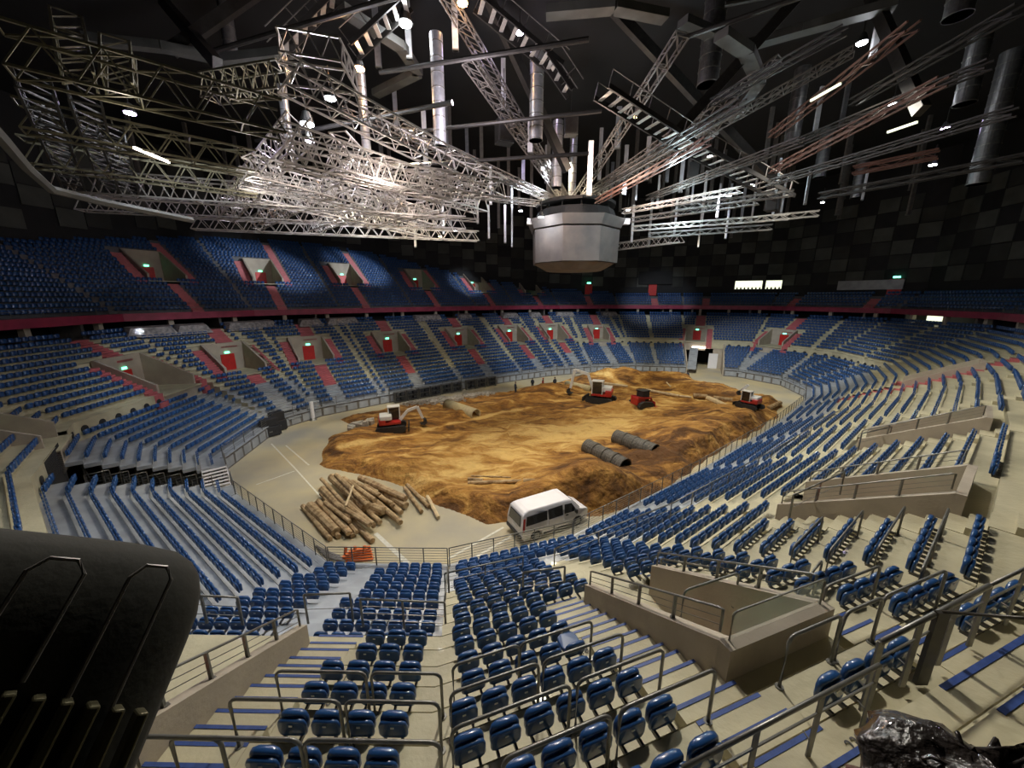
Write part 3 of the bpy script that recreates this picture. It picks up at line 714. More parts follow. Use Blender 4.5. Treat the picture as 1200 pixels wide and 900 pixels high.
guard(3,(787,590),(905,528),3.3,1.0,'long handrail between deck and fixed rows, right side by the pipes',2,2.0,.05)
guard(4,(905,528),(985,480),3.4,1.0,'long handrail between deck and fixed rows, right side further back',2,2.5,.05)
guard(1,(775,655),(850,668),5.3,1.0,'grey handrail in front of the glass-panelled portal',1,2.0)
guard(2,(930,580),(990,553),6.2,1.0,'grey handrail in front of the second long portal',1,2.0)
guard(3,(1010,508),(1045,500),6.0,1.0,'grey handrail beside the third long portal',1,2.0)
# railings on the portal side walls
def wall_rail(v,s,h,label,posts,hf=.0):
    i=v['s']; oa,ob=off(v['a'])+.5,off(v['b']+1)-(.8 if i<4 else .45); t=v['t']+s*(v['hw']-.11); za,zb=rz(i,v['a'])+.75,rz(i,v['b'])+.62
    A,B=wp(i,t,oa,za),wp(i,t,ob,zb); B=A+(B-A)*hf if hf else B
    root=thing('portal_handrail',label,'handrail',tuple(A)); 
    R=[A-A,B-A]; up=np.array([0,0,h])
    pts=[R[0]+up,R[1]+up*1.0]
    MB().path([R[0]+up*.1,R[0]+up*.97,R[0]+(R[1]-R[0])*.02+up,R[1]-(R[1]-R[0])*.02+up,R[1]+up*.97,R[1]+up*.1],.05,8).build('top_rail','rail',root,smooth=True)
    for k in range(1,posts):
        q=R[0]+(R[1]-R[0])*k/posts; MB().bar(q-up*.08,q+up,.06,.04).build('post','rail',root)
        MB().bar(q-up*.18,q-up*.02,.12,.2,n=6,r2=.7).build('foot_plate','rail',root)
    mb=MB()
    for w in (.35,.65): mb.bar(R[0]+up*w,R[1]+up*w,.012)
    mb.build('wires','rail',root)
wall_rail(VOM[0],1,.55,'handrail on the sloping beige wall beside the black spotlight',5)
wall_rail(VOM[1],-1,.5,'handrail on the near sloping wall of the glass-panelled portal',4)
wall_rail(VOM[1],1,.5,'handrail on the far sloping wall of the glass-panelled portal',4)
wall_rail(VOM[2],-1,.55,'handrail on the near wall of the second long portal',4)
wall_rail(VOM[3],-1,.55,'handrail on the near wall of the third long portal',4)
wall_rail(VOM[2],1,.5,'handrail on the far wall of the second long portal',4)
# glass panel standing on the back wall of the glass-panelled portal
v=VOM[1]; i=1; ob=off(17)-.65; zb=rz(1,16)+.62
gp=thing('glass_panel','clear greenish glass panel in a dark frame behind the portal pit','glass panel',tuple(wp(1,v['t'],ob,zb))); L=np.array(gp.location)
a,b=wp(1,v['t']-1.1,ob,zb)-L,wp(1,v['t']+1.1,ob,zb)-L; h=np.array([0,0,.55])
MB().hexa([a,b,b+np.array([0,.01,0]),a+np.array([0,.01,0])],[a+h,b+h,b+h+np.array([0,.01,0]),a+h+np.array([0,.01,0])]).build('pane','plexi',gp)
MB().path([a,a+h*.9,a+h+(b-a)*.03,b+h-(b-a)*.03,b+h*.9,b],.035,6).build('frame','rail',gp)
# the railing in the right foreground, three runs
def fg_rail(pts,h,label,step,post=.055,top=.05,m='rail',mid=True):
    root=thing('foreground_railing',label,'railing',tuple(pts[0])); L=np.array(pts[0]); P=[np.array(p)-L for p in pts]; up=np.array([0,0,h])
    MB().path([p+up for p in P],top,10).build('top_rail',m,root,smooth=True)
    for a,b in zip(P[:-1],P[1:]):
        n=max(1,int(round(np.linalg.norm(b-a)/step)))
        for k in range(n+1):
            q=a+(b-a)*k/n; MB().bar(q-up*.08,q+up,post,post*.35).build('post',m,root)
            MB().bar(q+up*.25,q+up*.25+np.array([0,.12,0]),.02,n=6).build('bolt',m,root)
        if mid: MB().path([a+up*.72,b+up*.72],.03,6).build('mid_rail',m,root)
zf=rz(1,18)
A=un(800,900,9.6);B=un(1031,779,9.75); A[2]-=.95;B[2]-=.95
fg_rail([A,B],.95,'grey tube railing running out of the picture bottom right of centre',1.15)
A=un(1033,752,9.95);B=un(1160,686,9.95); A[2]-=1;B[2]-=1
fg_rail([A,B],1.0,'thick grey railing in the right foreground above the painted stairs',.85,.075,.065)
A=un(1160,686,9.9);B=un(1240,648,9.9); A[2]-=1;B[2]-=1
fg_rail([A,B],1.0,'railing run leaving the picture at the right edge',1.2)
A=un(1105,717,10.0);B=un(1260,729,10.6); A[2]-=1.1;B[2]-=1.1
fg_rail([A,B],1.1,'dark thin handrail at the right edge nearest the bag',2.6,.16,.04,'railb',False)
# extra landing and steps behind the railing
root=bpy.data.objects.new('foreground_stair',None); COL.objects.link(root); root['kind']='structure'
for k in range(3):
    z=9.05+.2*k; o=13.95+.45*k
    st=MB().box(tuple(wp(1,5.5,o+.3,z-.3)),(5.5,.6,.6),x=(*T[1],0),y=(*N[1],0)).build('step','concrete',root)
    MB().box(tuple(wp(1,5.6,o+.035,z+.005)),(2.6,.07,.014),x=(*T[1],0),y=(*N[1],0)).build('nosing','nose',st)

# ------------------------------------------------------------------ black spotlight at the left edge
root=thing('follow_spotlight','large black spotlight housing with rounded head at the left edge','spotlight',(-1.9,1.25,13.1))
def P_(px,py,d):   # point at a distance in front of the lens position, used once to site the lamp
    u=(px-600)/FPX; v=(py-450)/FPX; return np.array([u*d,(cp-sp*v)*d,EYE-(sp+cp*v)*d])
base=np.array(root.location)
c0=P_(-10,757,.95); c1=P_(-170,1010,.95)
vd=c0-np.array([0,0,EYE]); vd/=np.linalg.norm(vd); ax=c0-c1; ax-=vd*(ax@vd)*.92; ax/=np.linalg.norm(ax); sd=np.cross(ax,vd); sd/=np.linalg.norm(sd); dp=np.cross(sd,ax)
# rounded capsule-like body: rounded-square sections along the axis
rings=[]; nseg=28
prof=[(-.72,1),(-.5,1),(.0,1),(.08,.995),(.14,.96),(.19,.90),(.225,.82),(.25,.70),(.262,.5),(.265,.2)]
for s,k in prof:
    ring=[]
    for q in range(nseg):
        a=2*pi*q/nseg; e=.62; cx=np.sign(cos(a))*abs(cos(a))**e; cy=np.sign(sin(a))*abs(sin(a))**e
        ring.append(c0-base+ax*s+sd*.40*cx*k+dp*.24*cy*k)
    rings.append(ring)
vs=[p for r in rings for p in r]; fs=[tuple(range(nseg-1,-1,-1)),tuple((len(rings)-1)*nseg+q for q in range(nseg))]
for a in range(len(rings)-1):
    for q in range(nseg): fs.append((a*nseg+q,a*nseg+(q+1)%nseg,(a+1)*nseg+(q+1)%nseg,(a+1)*nseg+q))
MB().add(vs,fs).build('housing','spotb',root,smooth=True)
F_=lambda s,w,dd: c0-base+ax*s+sd*w-dp*dd
if True:
    sgn=1 if (dp@vd)>0 else -1
    D=.24*sgn
    Q=lambda s,w,e=0: c0-base+ax*s+sd*w-dp*(D+sgn*e)
    for w,s0,s1,wd_ in [(-.03,-.05,.17,.10),(-.215,-.12,.17,.09)]:
        MB().path([Q(s0,w-wd_/2*1,.004),Q(s1,w-wd_/2,.004),Q(s1+.03,w-wd_/4,.004),Q(s1+.03,w+wd_/4,.004),Q(s1,w+wd_/2,.004),Q(s0,w+wd_/2,.004)],.010,6).build('recess_edge','steelm',root)
    # ribbed cooling fins of the lamp body below
    for k in range(7):
        w=-.02-.05*k; s1=-.05-.012*k
        MB().box(tuple(Q((s1-.7)/2,w,.02)),(.022,.7+s1,.07),x=sd,y=ax,z=dp).build('cooling_fin','fin',root,bevel=.005)
    MB().path([Q(-1.0,.2,.06),Q(-.25,.2,.06)],.08,12).build('yoke','mdark',root)

# ------------------------------------------------------------------ black plastic bag in the right corner
root=thing('plastic_bag','shiny crumpled black plastic bag lying in the bottom right corner','bag',tuple(P_(1140,935,1.5))); base=np.array(root.location)
n1,n2=40,20; vs=[];fs=[]
for a in range(n2+1):
    th=pi*a/n2
    for b in range(n1):
        ph=2*pi*b/n1
        k=1+.10*sin(3*ph+2*th)+.07*sin(7*ph-3*th)+.05*sin(11*ph+5*th)+.03*sin(17*ph*1+9*th)
        vs.append((.44*k*sin(th)*cos(ph),.24*k*sin(th)*sin(ph)+.05*cos(3*ph),.18*k*cos(th)))
for a in range(n2):
    for b in range(n1): fs.append((a*n1+b,(a+1)*n1+b,(a+1)*n1+(b+1)%n1,a*n1+(b+1)%n1))
MB().add(vs,fs).build('bag_body','bag',root,smooth=True)
k_=MB()
for a in range(9): k_.path([(.04*sin(a*.7),.04*cos(a*.7),.12),( .16*sin(a*.7)*1.3,.1*cos(a*.7),.2),(.22*sin(a*.7+.3),.13*cos(a*.7+.3),.1)],.018,6)
k_.build('gathered_folds','bag',root,smooth=True)
cl=[]
j=MB(); vs=[];fs=[]
for a in range(13):
    for b in range(17):
        vs.append((a*.035-.2,b*.02-.17,.012*sin(a*1.1+b*.5)+.012*cos(b*.9)))
for a in range(12):
    for b in range(16): fs.append((a*17+b,(a+1)*17+b,(a+1)*17+b+1,a*17+b+1))
o=MB().add(vs,fs).build('jacket','brown',None,smooth=True); o.location=P_(1085,950,1.5); md=o.modifiers.new('thick','SOLIDIFY'); md.thickness=.03
tag(o,'brown cloth lying beside the black plastic bag','cloth')
# ------------------------------------------------------------------ the soil
poly=np.array([un(px,py,0)[:2] for px,py in [(372,545),(385,513),(420,502),(395,492),(450,480),(520,470),(600,460),(650,452),(700,444),(780,443),(850,457),(900,466),(918,472),(908,492),(860,522),(800,560),(740,592),(690,606),(640,614),(570,614),(510,590),(450,565)]])
def sdist(P):
    d=np.full(len(P),1e9); inside=np.zeros(len(P),bool)
    for k in range(len(poly)):
        a=poly[k]; b=poly[(k+1)%len(poly)]; ab=b-a; h=np.clip(((P-a)@ab)/(ab@ab),0,1); d=np.minimum(d,np.hypot(*(P-a-h[:,None]*ab).T))
        c=(a[1]>P[:,1])!=(b[1]>P[:,1]); xi=a[0]+(P[:,1]-a[1])/(b[1]-a[1]+1e-12)*(b[0]-a[0]); inside^=(c&(P[:,0]<xi))
    return np.where(inside,d,-d)
def vnoise(P,f,seed):
    r=np.random.RandomState(seed); G=r.rand(256,256); q=P*f; i=np.floor(q).astype(int); t=q-i; t=t*t*(3-2*t); i%=255
    return (G[i[:,0],i[:,1]]*(1-t[:,0])+G[i[:,0]+1,i[:,1]]*t[:,0])*(1-t[:,1])+(G[i[:,0],i[:,1]+1]*(1-t[:,0])+G[i[:,0]+1,i[:,1]+1]*t[:,0])*t[:,1]
MOUNDS=[((700,575),3.4,3.0,1.5,0),((668,585),3,2.2,.9,0),((800,520),6,3.5,1.3,.6),((735,478),7,1.6,.8,.5),((640,462),5,3,1.0,.6),((760,447),14,2.0,1.5,.05),((820,455),5,2,1.0,-.3),((720,447),3.5,2,1.1,0),((850,495),6,4,1.0,.6),((560,480),9,1.3,.4,.7),((470,545),6,2,.5,.3),((510,590),5,2,.45,.2),((420,520),4,2,.4,0),((900,470),3,2,.5,0),((600,600),6,1.5,.45,.1)]
def soil_h(P):
    d=sdist(P); base=np.clip(d/1.3,0,1); h=base*(.22+.35*vnoise(P,.35,1)+.22*vnoise(P,.9,2)+.12*vnoise(P,2.1,3)+.06*vnoise(P,4.5,4))
    for (px,py),sx,sy,hh,an in MOUNDS:
        c=un(px,py,.4)[:2]; q=P-c; u=q[:,0]*cos(an)+q[:,1]*sin(an); w=-q[:,0]*sin(an)+q[:,1]*cos(an)
        h=h+np.clip(d/1.2,0,1)*hh*np.exp(-(u/sx)**2-(w/sy)**2)*(.8+.35*vnoise(P,.7,9))
    # wheel ruts along the long direction
    rot=P@np.array([[cos(.65),-sin(.65)],[sin(.65),cos(.65)]]); ru=np.abs(np.sin(rot[:,1]*1.1+2.2*vnoise(P,.16,6)))**6
    h-=base*.11*ru*vnoise(P,.2,8)*1.6
    return np.maximum(h,0)-.07*np.clip(1-d/.35,0,1.6),d
xs=np.arange(-22,46,.22); ys=np.arange(17,70,.22); GX,GY=np.meshgrid(xs,ys); Pq=np.c_[GX.ravel(),GY.ravel()]
Hh,Dd=soil_h(Pq+.35*(np.c_[vnoise(Pq,.5,21),vnoise(Pq,.5,22)]-.5)*2); keep=Dd>-.9
nx,ny=len(xs),len(ys); idm=-np.ones(nx*ny,int)
cells=[(a*nx+b,a*nx+b+1,(a+1)*nx+b+1,(a+1)*nx+b) for a in range(ny-1) for b in range(nx-1) if keep[a*nx+b] and keep[a*nx+b+1] and keep[(a+1)*nx+b+1] and keep[(a+1)*nx+b]]
used=np.unique(np.array(cells)); idm[used]=np.arange(len(used))
me=bpy.data.meshes.new('soil'); me.from_pydata([(Pq[k,0],Pq[k,1],Hh[k]) for k in used],[],[tuple(int(idm[q]) for q in c) for c in cells]); me.materials.append(MT['dirt'])
me.polygons.foreach_set('use_smooth',[True]*len(me.polygons))
pale=np.zeros(len(used)); PU=Pq[used]
for (px,py),sx,sy,an,w in [((620,520),12,4.5,.55,1.0),((690,505),7,3,.5,.7),((560,560),6,2,.3,.4),((780,475),7,1.8,.5,.6),((700,463),6,1.2,.4,.5)]:
    c=un(px,py,.3)[:2]; q=PU-c; u=q[:,0]*cos(an)+q[:,1]*sin(an); v_=-q[:,0]*sin(an)+q[:,1]*cos(an); pale+=w*np.exp(-(u/sx)**2-(v_/sy)**2)
def road(pts,w,k):
    global pale
    pp=[un(*p,.3)[:2] for p in pts]; d=np.full(len(PU),1e9)
    for a,b in zip(pp[:-1],pp[1:]):
        ab=b-a; h=np.clip(((PU-a)@ab)/(ab@ab),0,1); d=np.minimum(d,np.hypot(*(PU-a-h[:,None]*ab).T))
    pale+=k*np.exp(-(d/w)**2)
road([(400,528),(460,518),(500,506),(560,492),(620,480)],.45,1.3); road([(700,448),(740,455),(790,463),(850,475)],.5,1.1); road([(470,505),(530,500)],.3,.3)
pale-=.55*np.exp(-(((PU-un(760,540,.5)[:2])**2).sum(1))/50)
at=me.attributes.new('pale','FLOAT','POINT'); at.data.foreach_set('value',pale.astype(np.float32))
o=bpy.data.objects.new('soil',me); COL.objects.link(o); tag(o,'brown and yellow soil track being built on the arena floor','soil',kind='stuff')
def ground(x,y):
    return float(max(0,soil_h(np.array([[x,y]]))[0][0]))
def gpt(px,py):    # point of the soil surface seen at a pixel
    z=.3
    for _ in range(6): p=un(px,py,z); z=ground(p[0],p[1])
    p=un(px,py,z); return p
# thin sand spread on the floor left of the soil
# ------------------------------------------------------------------ poles
def pole(a,b,d,lift,label,group,m='wood',name='wooden_pole',za=None):
    A=un(*a,lift); B=un(*b,lift); A[2]=max(lift,d/2+.01); B[2]=max(lift,d/2+.01)
    mb=MB(); n=9; k=5; rings=[]; D=(B-A)/np.linalg.norm(B-A); u=np.cross(D,(0,0,1.)); w=np.cross(u,D)
    for q in range(k):
        c=A+(B-A)*q/(k-1)+u*rng.uniform(-.02,.02)*(0<q<k-1); r=d/2*(1.06-.12*q/(k-1))*rng.uniform(.97,1.03)
        rings.append([c+(u*cos(2*pi*j/n)+w*sin(2*pi*j/n))*r for j in range(n)])
    vs=[p for r in rings for p in r]; fs=[tuple(range(n-1,-1,-1)),tuple((k-1)*n+j for j in range(n))]
    for q in range(k-1):
        for j in range(n): fs.append((q*n+j,q*n+(j+1)%n,(q+1)*n+(j+1)%n,(q+1)*n+j))
    o=mb.add(vs,fs).build(name,m,None,loc=(A+B)/2); return tag(o,label,'log',group)
def zc(x,y): return (300+x/5.4545,520+y/5.4545)
LOGS=[(300,400,475,610,.32,.2),(345,400,512,565,.62,.35),(372,385,530,595,.30,.2),(395,365,592,575,.32,.5),(415,320,645,565,.26,.45),(425,290,612,480,.5,.65),(440,375,600,498,.26,.8),(418,225,570,390,.26,1.0),(440,345,620,590,.3,.2),
 (484,215,700,408,.58,.75),(512,200,715,395,.34,1.2),(505,440,606,575,.3,.35),(560,220,760,362,.34,1.1),(570,380,750,515,.32,.7),(540,400,728,520,.34,.95),(595,370,755,528,.28,.55),(620,495,745,620,.34,.25),(615,240,790,330,.3,1.0),
 (632,245,870,382,.3,.8),(665,218,958,350,.46,.9),(700,260,880,400,.32,.65),(720,320,925,505,.34,.5),(800,300,960,395,.5,.45),(700,420,795,502,.32,.35),(695,385,820,430,.55,.6),(690,425,800,445,.4,.35),(860,385,928,440,.36,.45),(640,300,780,450,.36,.3),(760,330,880,390,.3,.35)]
WH=["at heap's left edge","in heap's left third","in heap's middle","in heap's right third","at heap's right edge"]
for n_,(x1,y1,x2,y2,d,l) in enumerate(LOGS):
    mx=(x1+x2)/2; w=WH[min(4,int((mx-380)/110)) if mx>380 else 0]
    th='thick' if d>.42 else 'slim' if d<.3 else 'medium'
    pole(zc(x1,y1),zc(x2,y2),d,max(l*.8,d/2),'%s timber pole %s, %s'%(th,w,'on top' if l>.75 else 'at bottom' if l<.4 else 'midway up')+', end %s from left'%ordw(sorted([q[2]+q[3]*.001 for q in LOGS]).index(x2+y2*.001)),'timber poles heaped beside the soil')
pole(zc(620,270),zc(570,398),.14,1.35,'pale thin plank lying across the pole heap','', 'woodp','pale_plank')
for a,b,l in [((950,280),(1060,435),'left one of two loose poles right of the heap'),((965,262),(1105,402),'right one of two loose poles right of the heap'),((1095,338),(1165,472),'pale short loose pole furthest right of the heap')]:
    pole(zc(*a),zc(*b),.26,.2,l,'','woodp' if 'pale' in l else 'wood')
def zd(x,y): return (540+x/5.4545,520+y/5.4545)
for a,b,d,l in [((45,250),(395,238),.28,'front long beam lying on the soil beyond the van'),((65,205),(320,215),.12,'thin dark strip behind the long beams beyond the van'),((45,226),(140,230),.25,'short dark beam end left of the long beams'),((400,238),(545,240),.34,'thicker right-hand beam of the group beyond the van')]:
    pole(zd(*a),zd(*b),d,ground(*un(*zd(*a),.3)[:2])+.2,l,'','wood','timber_beam')
def ze(x,y): return (640+x/5.4545,400+y/5.4545)
for a,b,d,l,m in [((1035,365),(1170,425),.75,'pale log lying between tunnel and small excavator','woodp'),((770,262),(795,290),.2,'small upright pale stake near the far logs','woodp'),((940,345),(1030,352),.6,'short dark log left of the far pale log','wood'),((1070,362),(1190,376),.65,'brown log behind the far pale log','wood'),((845,348),(930,358),.3,'thin pale pole end left of the far logs','woodp'),((640,310),(850,350),.4,'long pale pole on the berm between red loader and tunnel','woodp'),((370,268),(520,288),.4,'long pale pole on the berm behind the large excavator','woodp')]:
    pole(ze(*a),ze(*b),d,ground(*un(*ze(*a),.5)[:2])+.2,l,'',m)
pole((900,479),(914,472),.6,.5,'dark log at the soil edge right of the small excavator','')
# ------------------------------------------------------------------ pipes
def pipe(a,b,d,z1,z2,label,m,ribs):
    A=un(*a,z1); B=un(*b,z2); root=thing('drain_pipe',label,'pipe',tuple((A+B)/2)); L=np.array(root.location); A,B=A-L,B-L
    D=(B-A); l=np.linalg.norm(D); D/=l; u=np.cross(D,(0,0,1.)); u/=np.linalg.norm(u); w=np.cross(u,D); n=20
    st=[]; k=max(2,int(l/.22)) if ribs else 2
    for q in range(k+1):
        if ribs: st+= [(q*l/k,d/2*(1+.0)),(min(l,q*l/k+.1),d/2*.94)] 
        else: st+=[(q*l/k,d/2)]
    st+=[(l,d/2*.88),(l*.02,d/2*.88)]
    vs=[];fs=[]
    for s,r in st: vs+=[A+D*s+(u*cos(2*pi*j/n)+w*sin(2*pi*j/n))*r for j in range(n)]
    for q in range(len(st)):
        q2=(q+1)%len(st)
        for j in range(n): fs.append((q*n+j,q*n+(j+1)%n,q2*n+(j+1)%n,q2*n+j))
    MB().add(vs,fs).build('pipe_wall',m,root,smooth=not ribs)
    if ribs:
        for s in (l*.25,l*.5,l*.75):
            c=A+D*s; MB().bar(c-D*.12,c+D*.12,d*1.07,n=20).build('coupling',m,root)
    MB().bar(A+D*l*.45,A+D*l*.5,d*.86,n=20).build('inner_shade','mdark',root)  # black disc inside the pipe stands in for shade in the bore
pipe((722,512),(768,530),1.45,1.0,.95,'dark corrugated pipe half buried, right one of the two by the right stand','pipe',True)
pipe((688,523),(733,547),1.4,1.0,.85,'dark corrugated pipe half buried, left one of the two nearer the van','pipe',True)
pipe((524,474),(558,486),1.35,.75,.75,'pale smooth pipe lying open towards the middle of the soil','pipel',False)
pipe((694,457),(664,450),1.1,.8,.8,'pale pipe lying under the large excavator arm','pipel',False)
pipe((500,484),(524,496),.22,.35,.35,'thin pale pole-like pipe in front of the pale pipe','pipel',False)
# ------------------------------------------------------------------ rocks
mb=MB()
def rock(c,s):
    v=[];
    for x in (-1,1):
        for y in (-1,1):
            for z in (-1,1): v.append(np.array(c)+np.array([x,y,z])*s*rng.uniform(.35,.62,3))
    mb.add(v,[(0,1,3,2),(4,6,7,5),(0,4,5,1),(2,3,7,6),(0,2,6,4),(1,5,7,3)])
for k in range(420):
    f=rng.rand(); px=478+ f*100+rng.normal(0,4); py=476-f*13+rng.normal(0,2.2); p=un(px,py,.2); rock((p[0],p[1],ground(p[0],p[1])+.1),rng.uniform(.25,.6))
tag(mb.build('rock_pile','rock'),'band of broken grey rock along the far edge of the soil','rocks',kind='stuff')
mb=MB()
for k in range(12): p=un(408+k*2.3+rng.normal(0,3),500+rng.normal(0,2),.2); rock((p[0],p[1],ground(p[0],p[1])+.15),rng.uniform(.5,.9))
tag(mb.build('boulders','rock'),'few pale boulders left of the left excavator','rocks',kind='stuff')

# ------------------------------------------------------------------ machines
def excavator(loc,rz_,label,arm,scale=1.0,crz=0,red='lower'):
    root=thing('excavator',label,'excavator',loc,rz_)
    s=scale
    def B(name,c,d,m,par=root,bev=.03,**k):
        return MB().box(tuple(np.array(c)*s),tuple(np.array(d)*s),**k).build(name,m,par,bevel=bev)
    for y in (-.85,.85):
        tr=MB(); pts=[]
        for a in range(9): q=pi/2+pi*a/8; pts.append((-1.15+.33*cos(q),.33+.33*sin(q)))
        for a in range(9): q=-pi/2+pi*a/8; pts.append((1.15+.33*cos(q),.33+.33*sin(q)))
        tr.hexa([(x*s,(y-.22)*s,z*s) for x,z in pts],[(x*s,(y+.22)*s,z*s) for x,z in pts]); t_=tr.build('track','mdark',root)
        for a in range(14): MB().box(((-1.3+.2*a)*s,y*s,.67*s),(.06*s,.46*s,.04*s)).build('track_pad','mdark',t_)
    B('undercarriage',(0,0,.45),(1.6,1.3,.3),'mdark')
    bl=B('dozer_blade',(1.75,0,.35),(.12,2.1,.5),'mdark'); 
    B('turntable',(0,0,.7),(.9,.9,.2),'mdark')
    c_,s_=cos(crz),sin(crz)
    up=bpy.data.objects.new('upper_body',None)
    X=(c_,s_,0); Y=(-s_,c_,0)
    def R(p): return (p[0]*c_-p[1]*s_,p[0]*s_+p[1]*c_,p[2])
    B('counterweight',R((-.85,0,1.15)),(.7,1.7,.7),'mred',x=X,y=Y,bev=.12)
    B('engine_cover',R((-.5,-.1,1.55)),(1.2,1.5,.5),'mwhite',x=X,y=Y,bev=.1)
    B('deck_plate',R((.1,0,.95)),(1.7,1.6,.25),'mred',x=X,y=Y)
    cab=B('cab',R((.35,.38,1.75)),(1.15,.85,1.35),'glassd',x=X,y=Y,bev=.06)
    for a in (-.55,.55):
        for b in (-.4,.4): B('cab_pillar',R((.35+a,.38+b,1.75)),(.1,.1,1.4),'mwhite',cab,x=X,y=Y,bev=.0)
    B('cab_roof',R((.35,.38,2.45)),(1.25,.95,.1),'mwhite',cab,x=X,y=Y)
    pts=[np.array(R(p))*s for p in arm]
    for k,(a,b) in enumerate(zip(pts[:-1],pts[1:])):
        MB().bar(a,b,.24*s,.32*s,r2=.8).build(['boom','boom','dipper_arm','bucket_link'][k],'mwhite',root,bevel=.02)
    MB().bar(pts[0]+np.array([0,0,.1]),pts[1]+np.array([0,0,-.25]),.1*s,n=8).build('hydraulic_ram','rail',root)
    e=pts[-1]; Xv=np.array(X)*s
    pr_=[(0,.0),(.35,-.1),(.42,-.45),(.15,-.7),(-.25,-.6),(-.3,-.5),(.05,-.5),(.12,-.2)]
    MB().hexa([e+Xv*a+np.array([0,0,b])*s-np.array(Y)*.3*s for a,b in pr_],[e+Xv*a+np.array([0,0,b])*s+np.array(Y)*.3*s for a,b in pr_]).build('bucket','mdark',root)
    return root
p=gpt(459,504); excavator(tuple(p),.25,'white and red small excavator on the left part of the soil',[(.9,-.2,1.1),(1.7,-.2,2.0),(2.7,-.2,2.3),(3.2,-.2,1.0)],1.0,.1)
p=gpt(704,471); excavator(tuple(p),2.6,'large white excavator with red rear and raised arm near the far side',[(.9,-.2,1.2),(1.6,-.2,3.0),(3.1,-.2,3.4),(3.5,-.2,1.2)],1.2,.15)
p=gpt(878,478); excavator(tuple(p),2.0,'small white excavator with raised arm at the right end of the soil',[(.8,-.2,1.1),(1.2,-.2,2.4),(.6,-.2,3.2),(1.5,-.2,2.2)],.85,.2)
# red compact track loader
p=gpt(751,477); root=thing('track_loader','red compact track loader with open dark cab in the far soil','loader',tuple(p),.5)
for y in (-.75,.75):
    pts=[(-1.3,.35),(-1.1,.05),(1.0,.05),(1.35,.35),(.9,.72),(-.6,.95),(-1.1,.8)]
    MB().hexa([(x,y-.22,z) for x,z in pts],[(x,y+.22,z) for x,z in pts]).build('track','mdark',root,bevel=.03)
    MB().bar((-1.2,y*.75,1.45),(1.0,y*.75,1.15),.16,.22).build('lift_arm','mred',root); MB().bar((1.0,y*.75,1.15),(1.5,y*.7,.3),.14,.2).build('lift_arm','mred',root)
MB().box((-.6,0,.95),(1.4,1.1,.9)).build('engine_body','mred',root,bevel=.08)
c=MB().box((.2,0,1.45),(1.2,1.0,1.3)).build('cab','mdark',root,bevel=.05)
MB().box((.2,0,2.13),(1.35,1.1,.08)).build('cab_roof','mdark',c)
MB().hexa([(1.35,-1,.02),(1.95,-1,.02),(1.4,-1,.1),(1.35,-1,.75)],[(1.35,1,.02),(1.95,1,.02),(1.4,1,.1),(1.35,1,.75)]).build('bucket','mred',root)
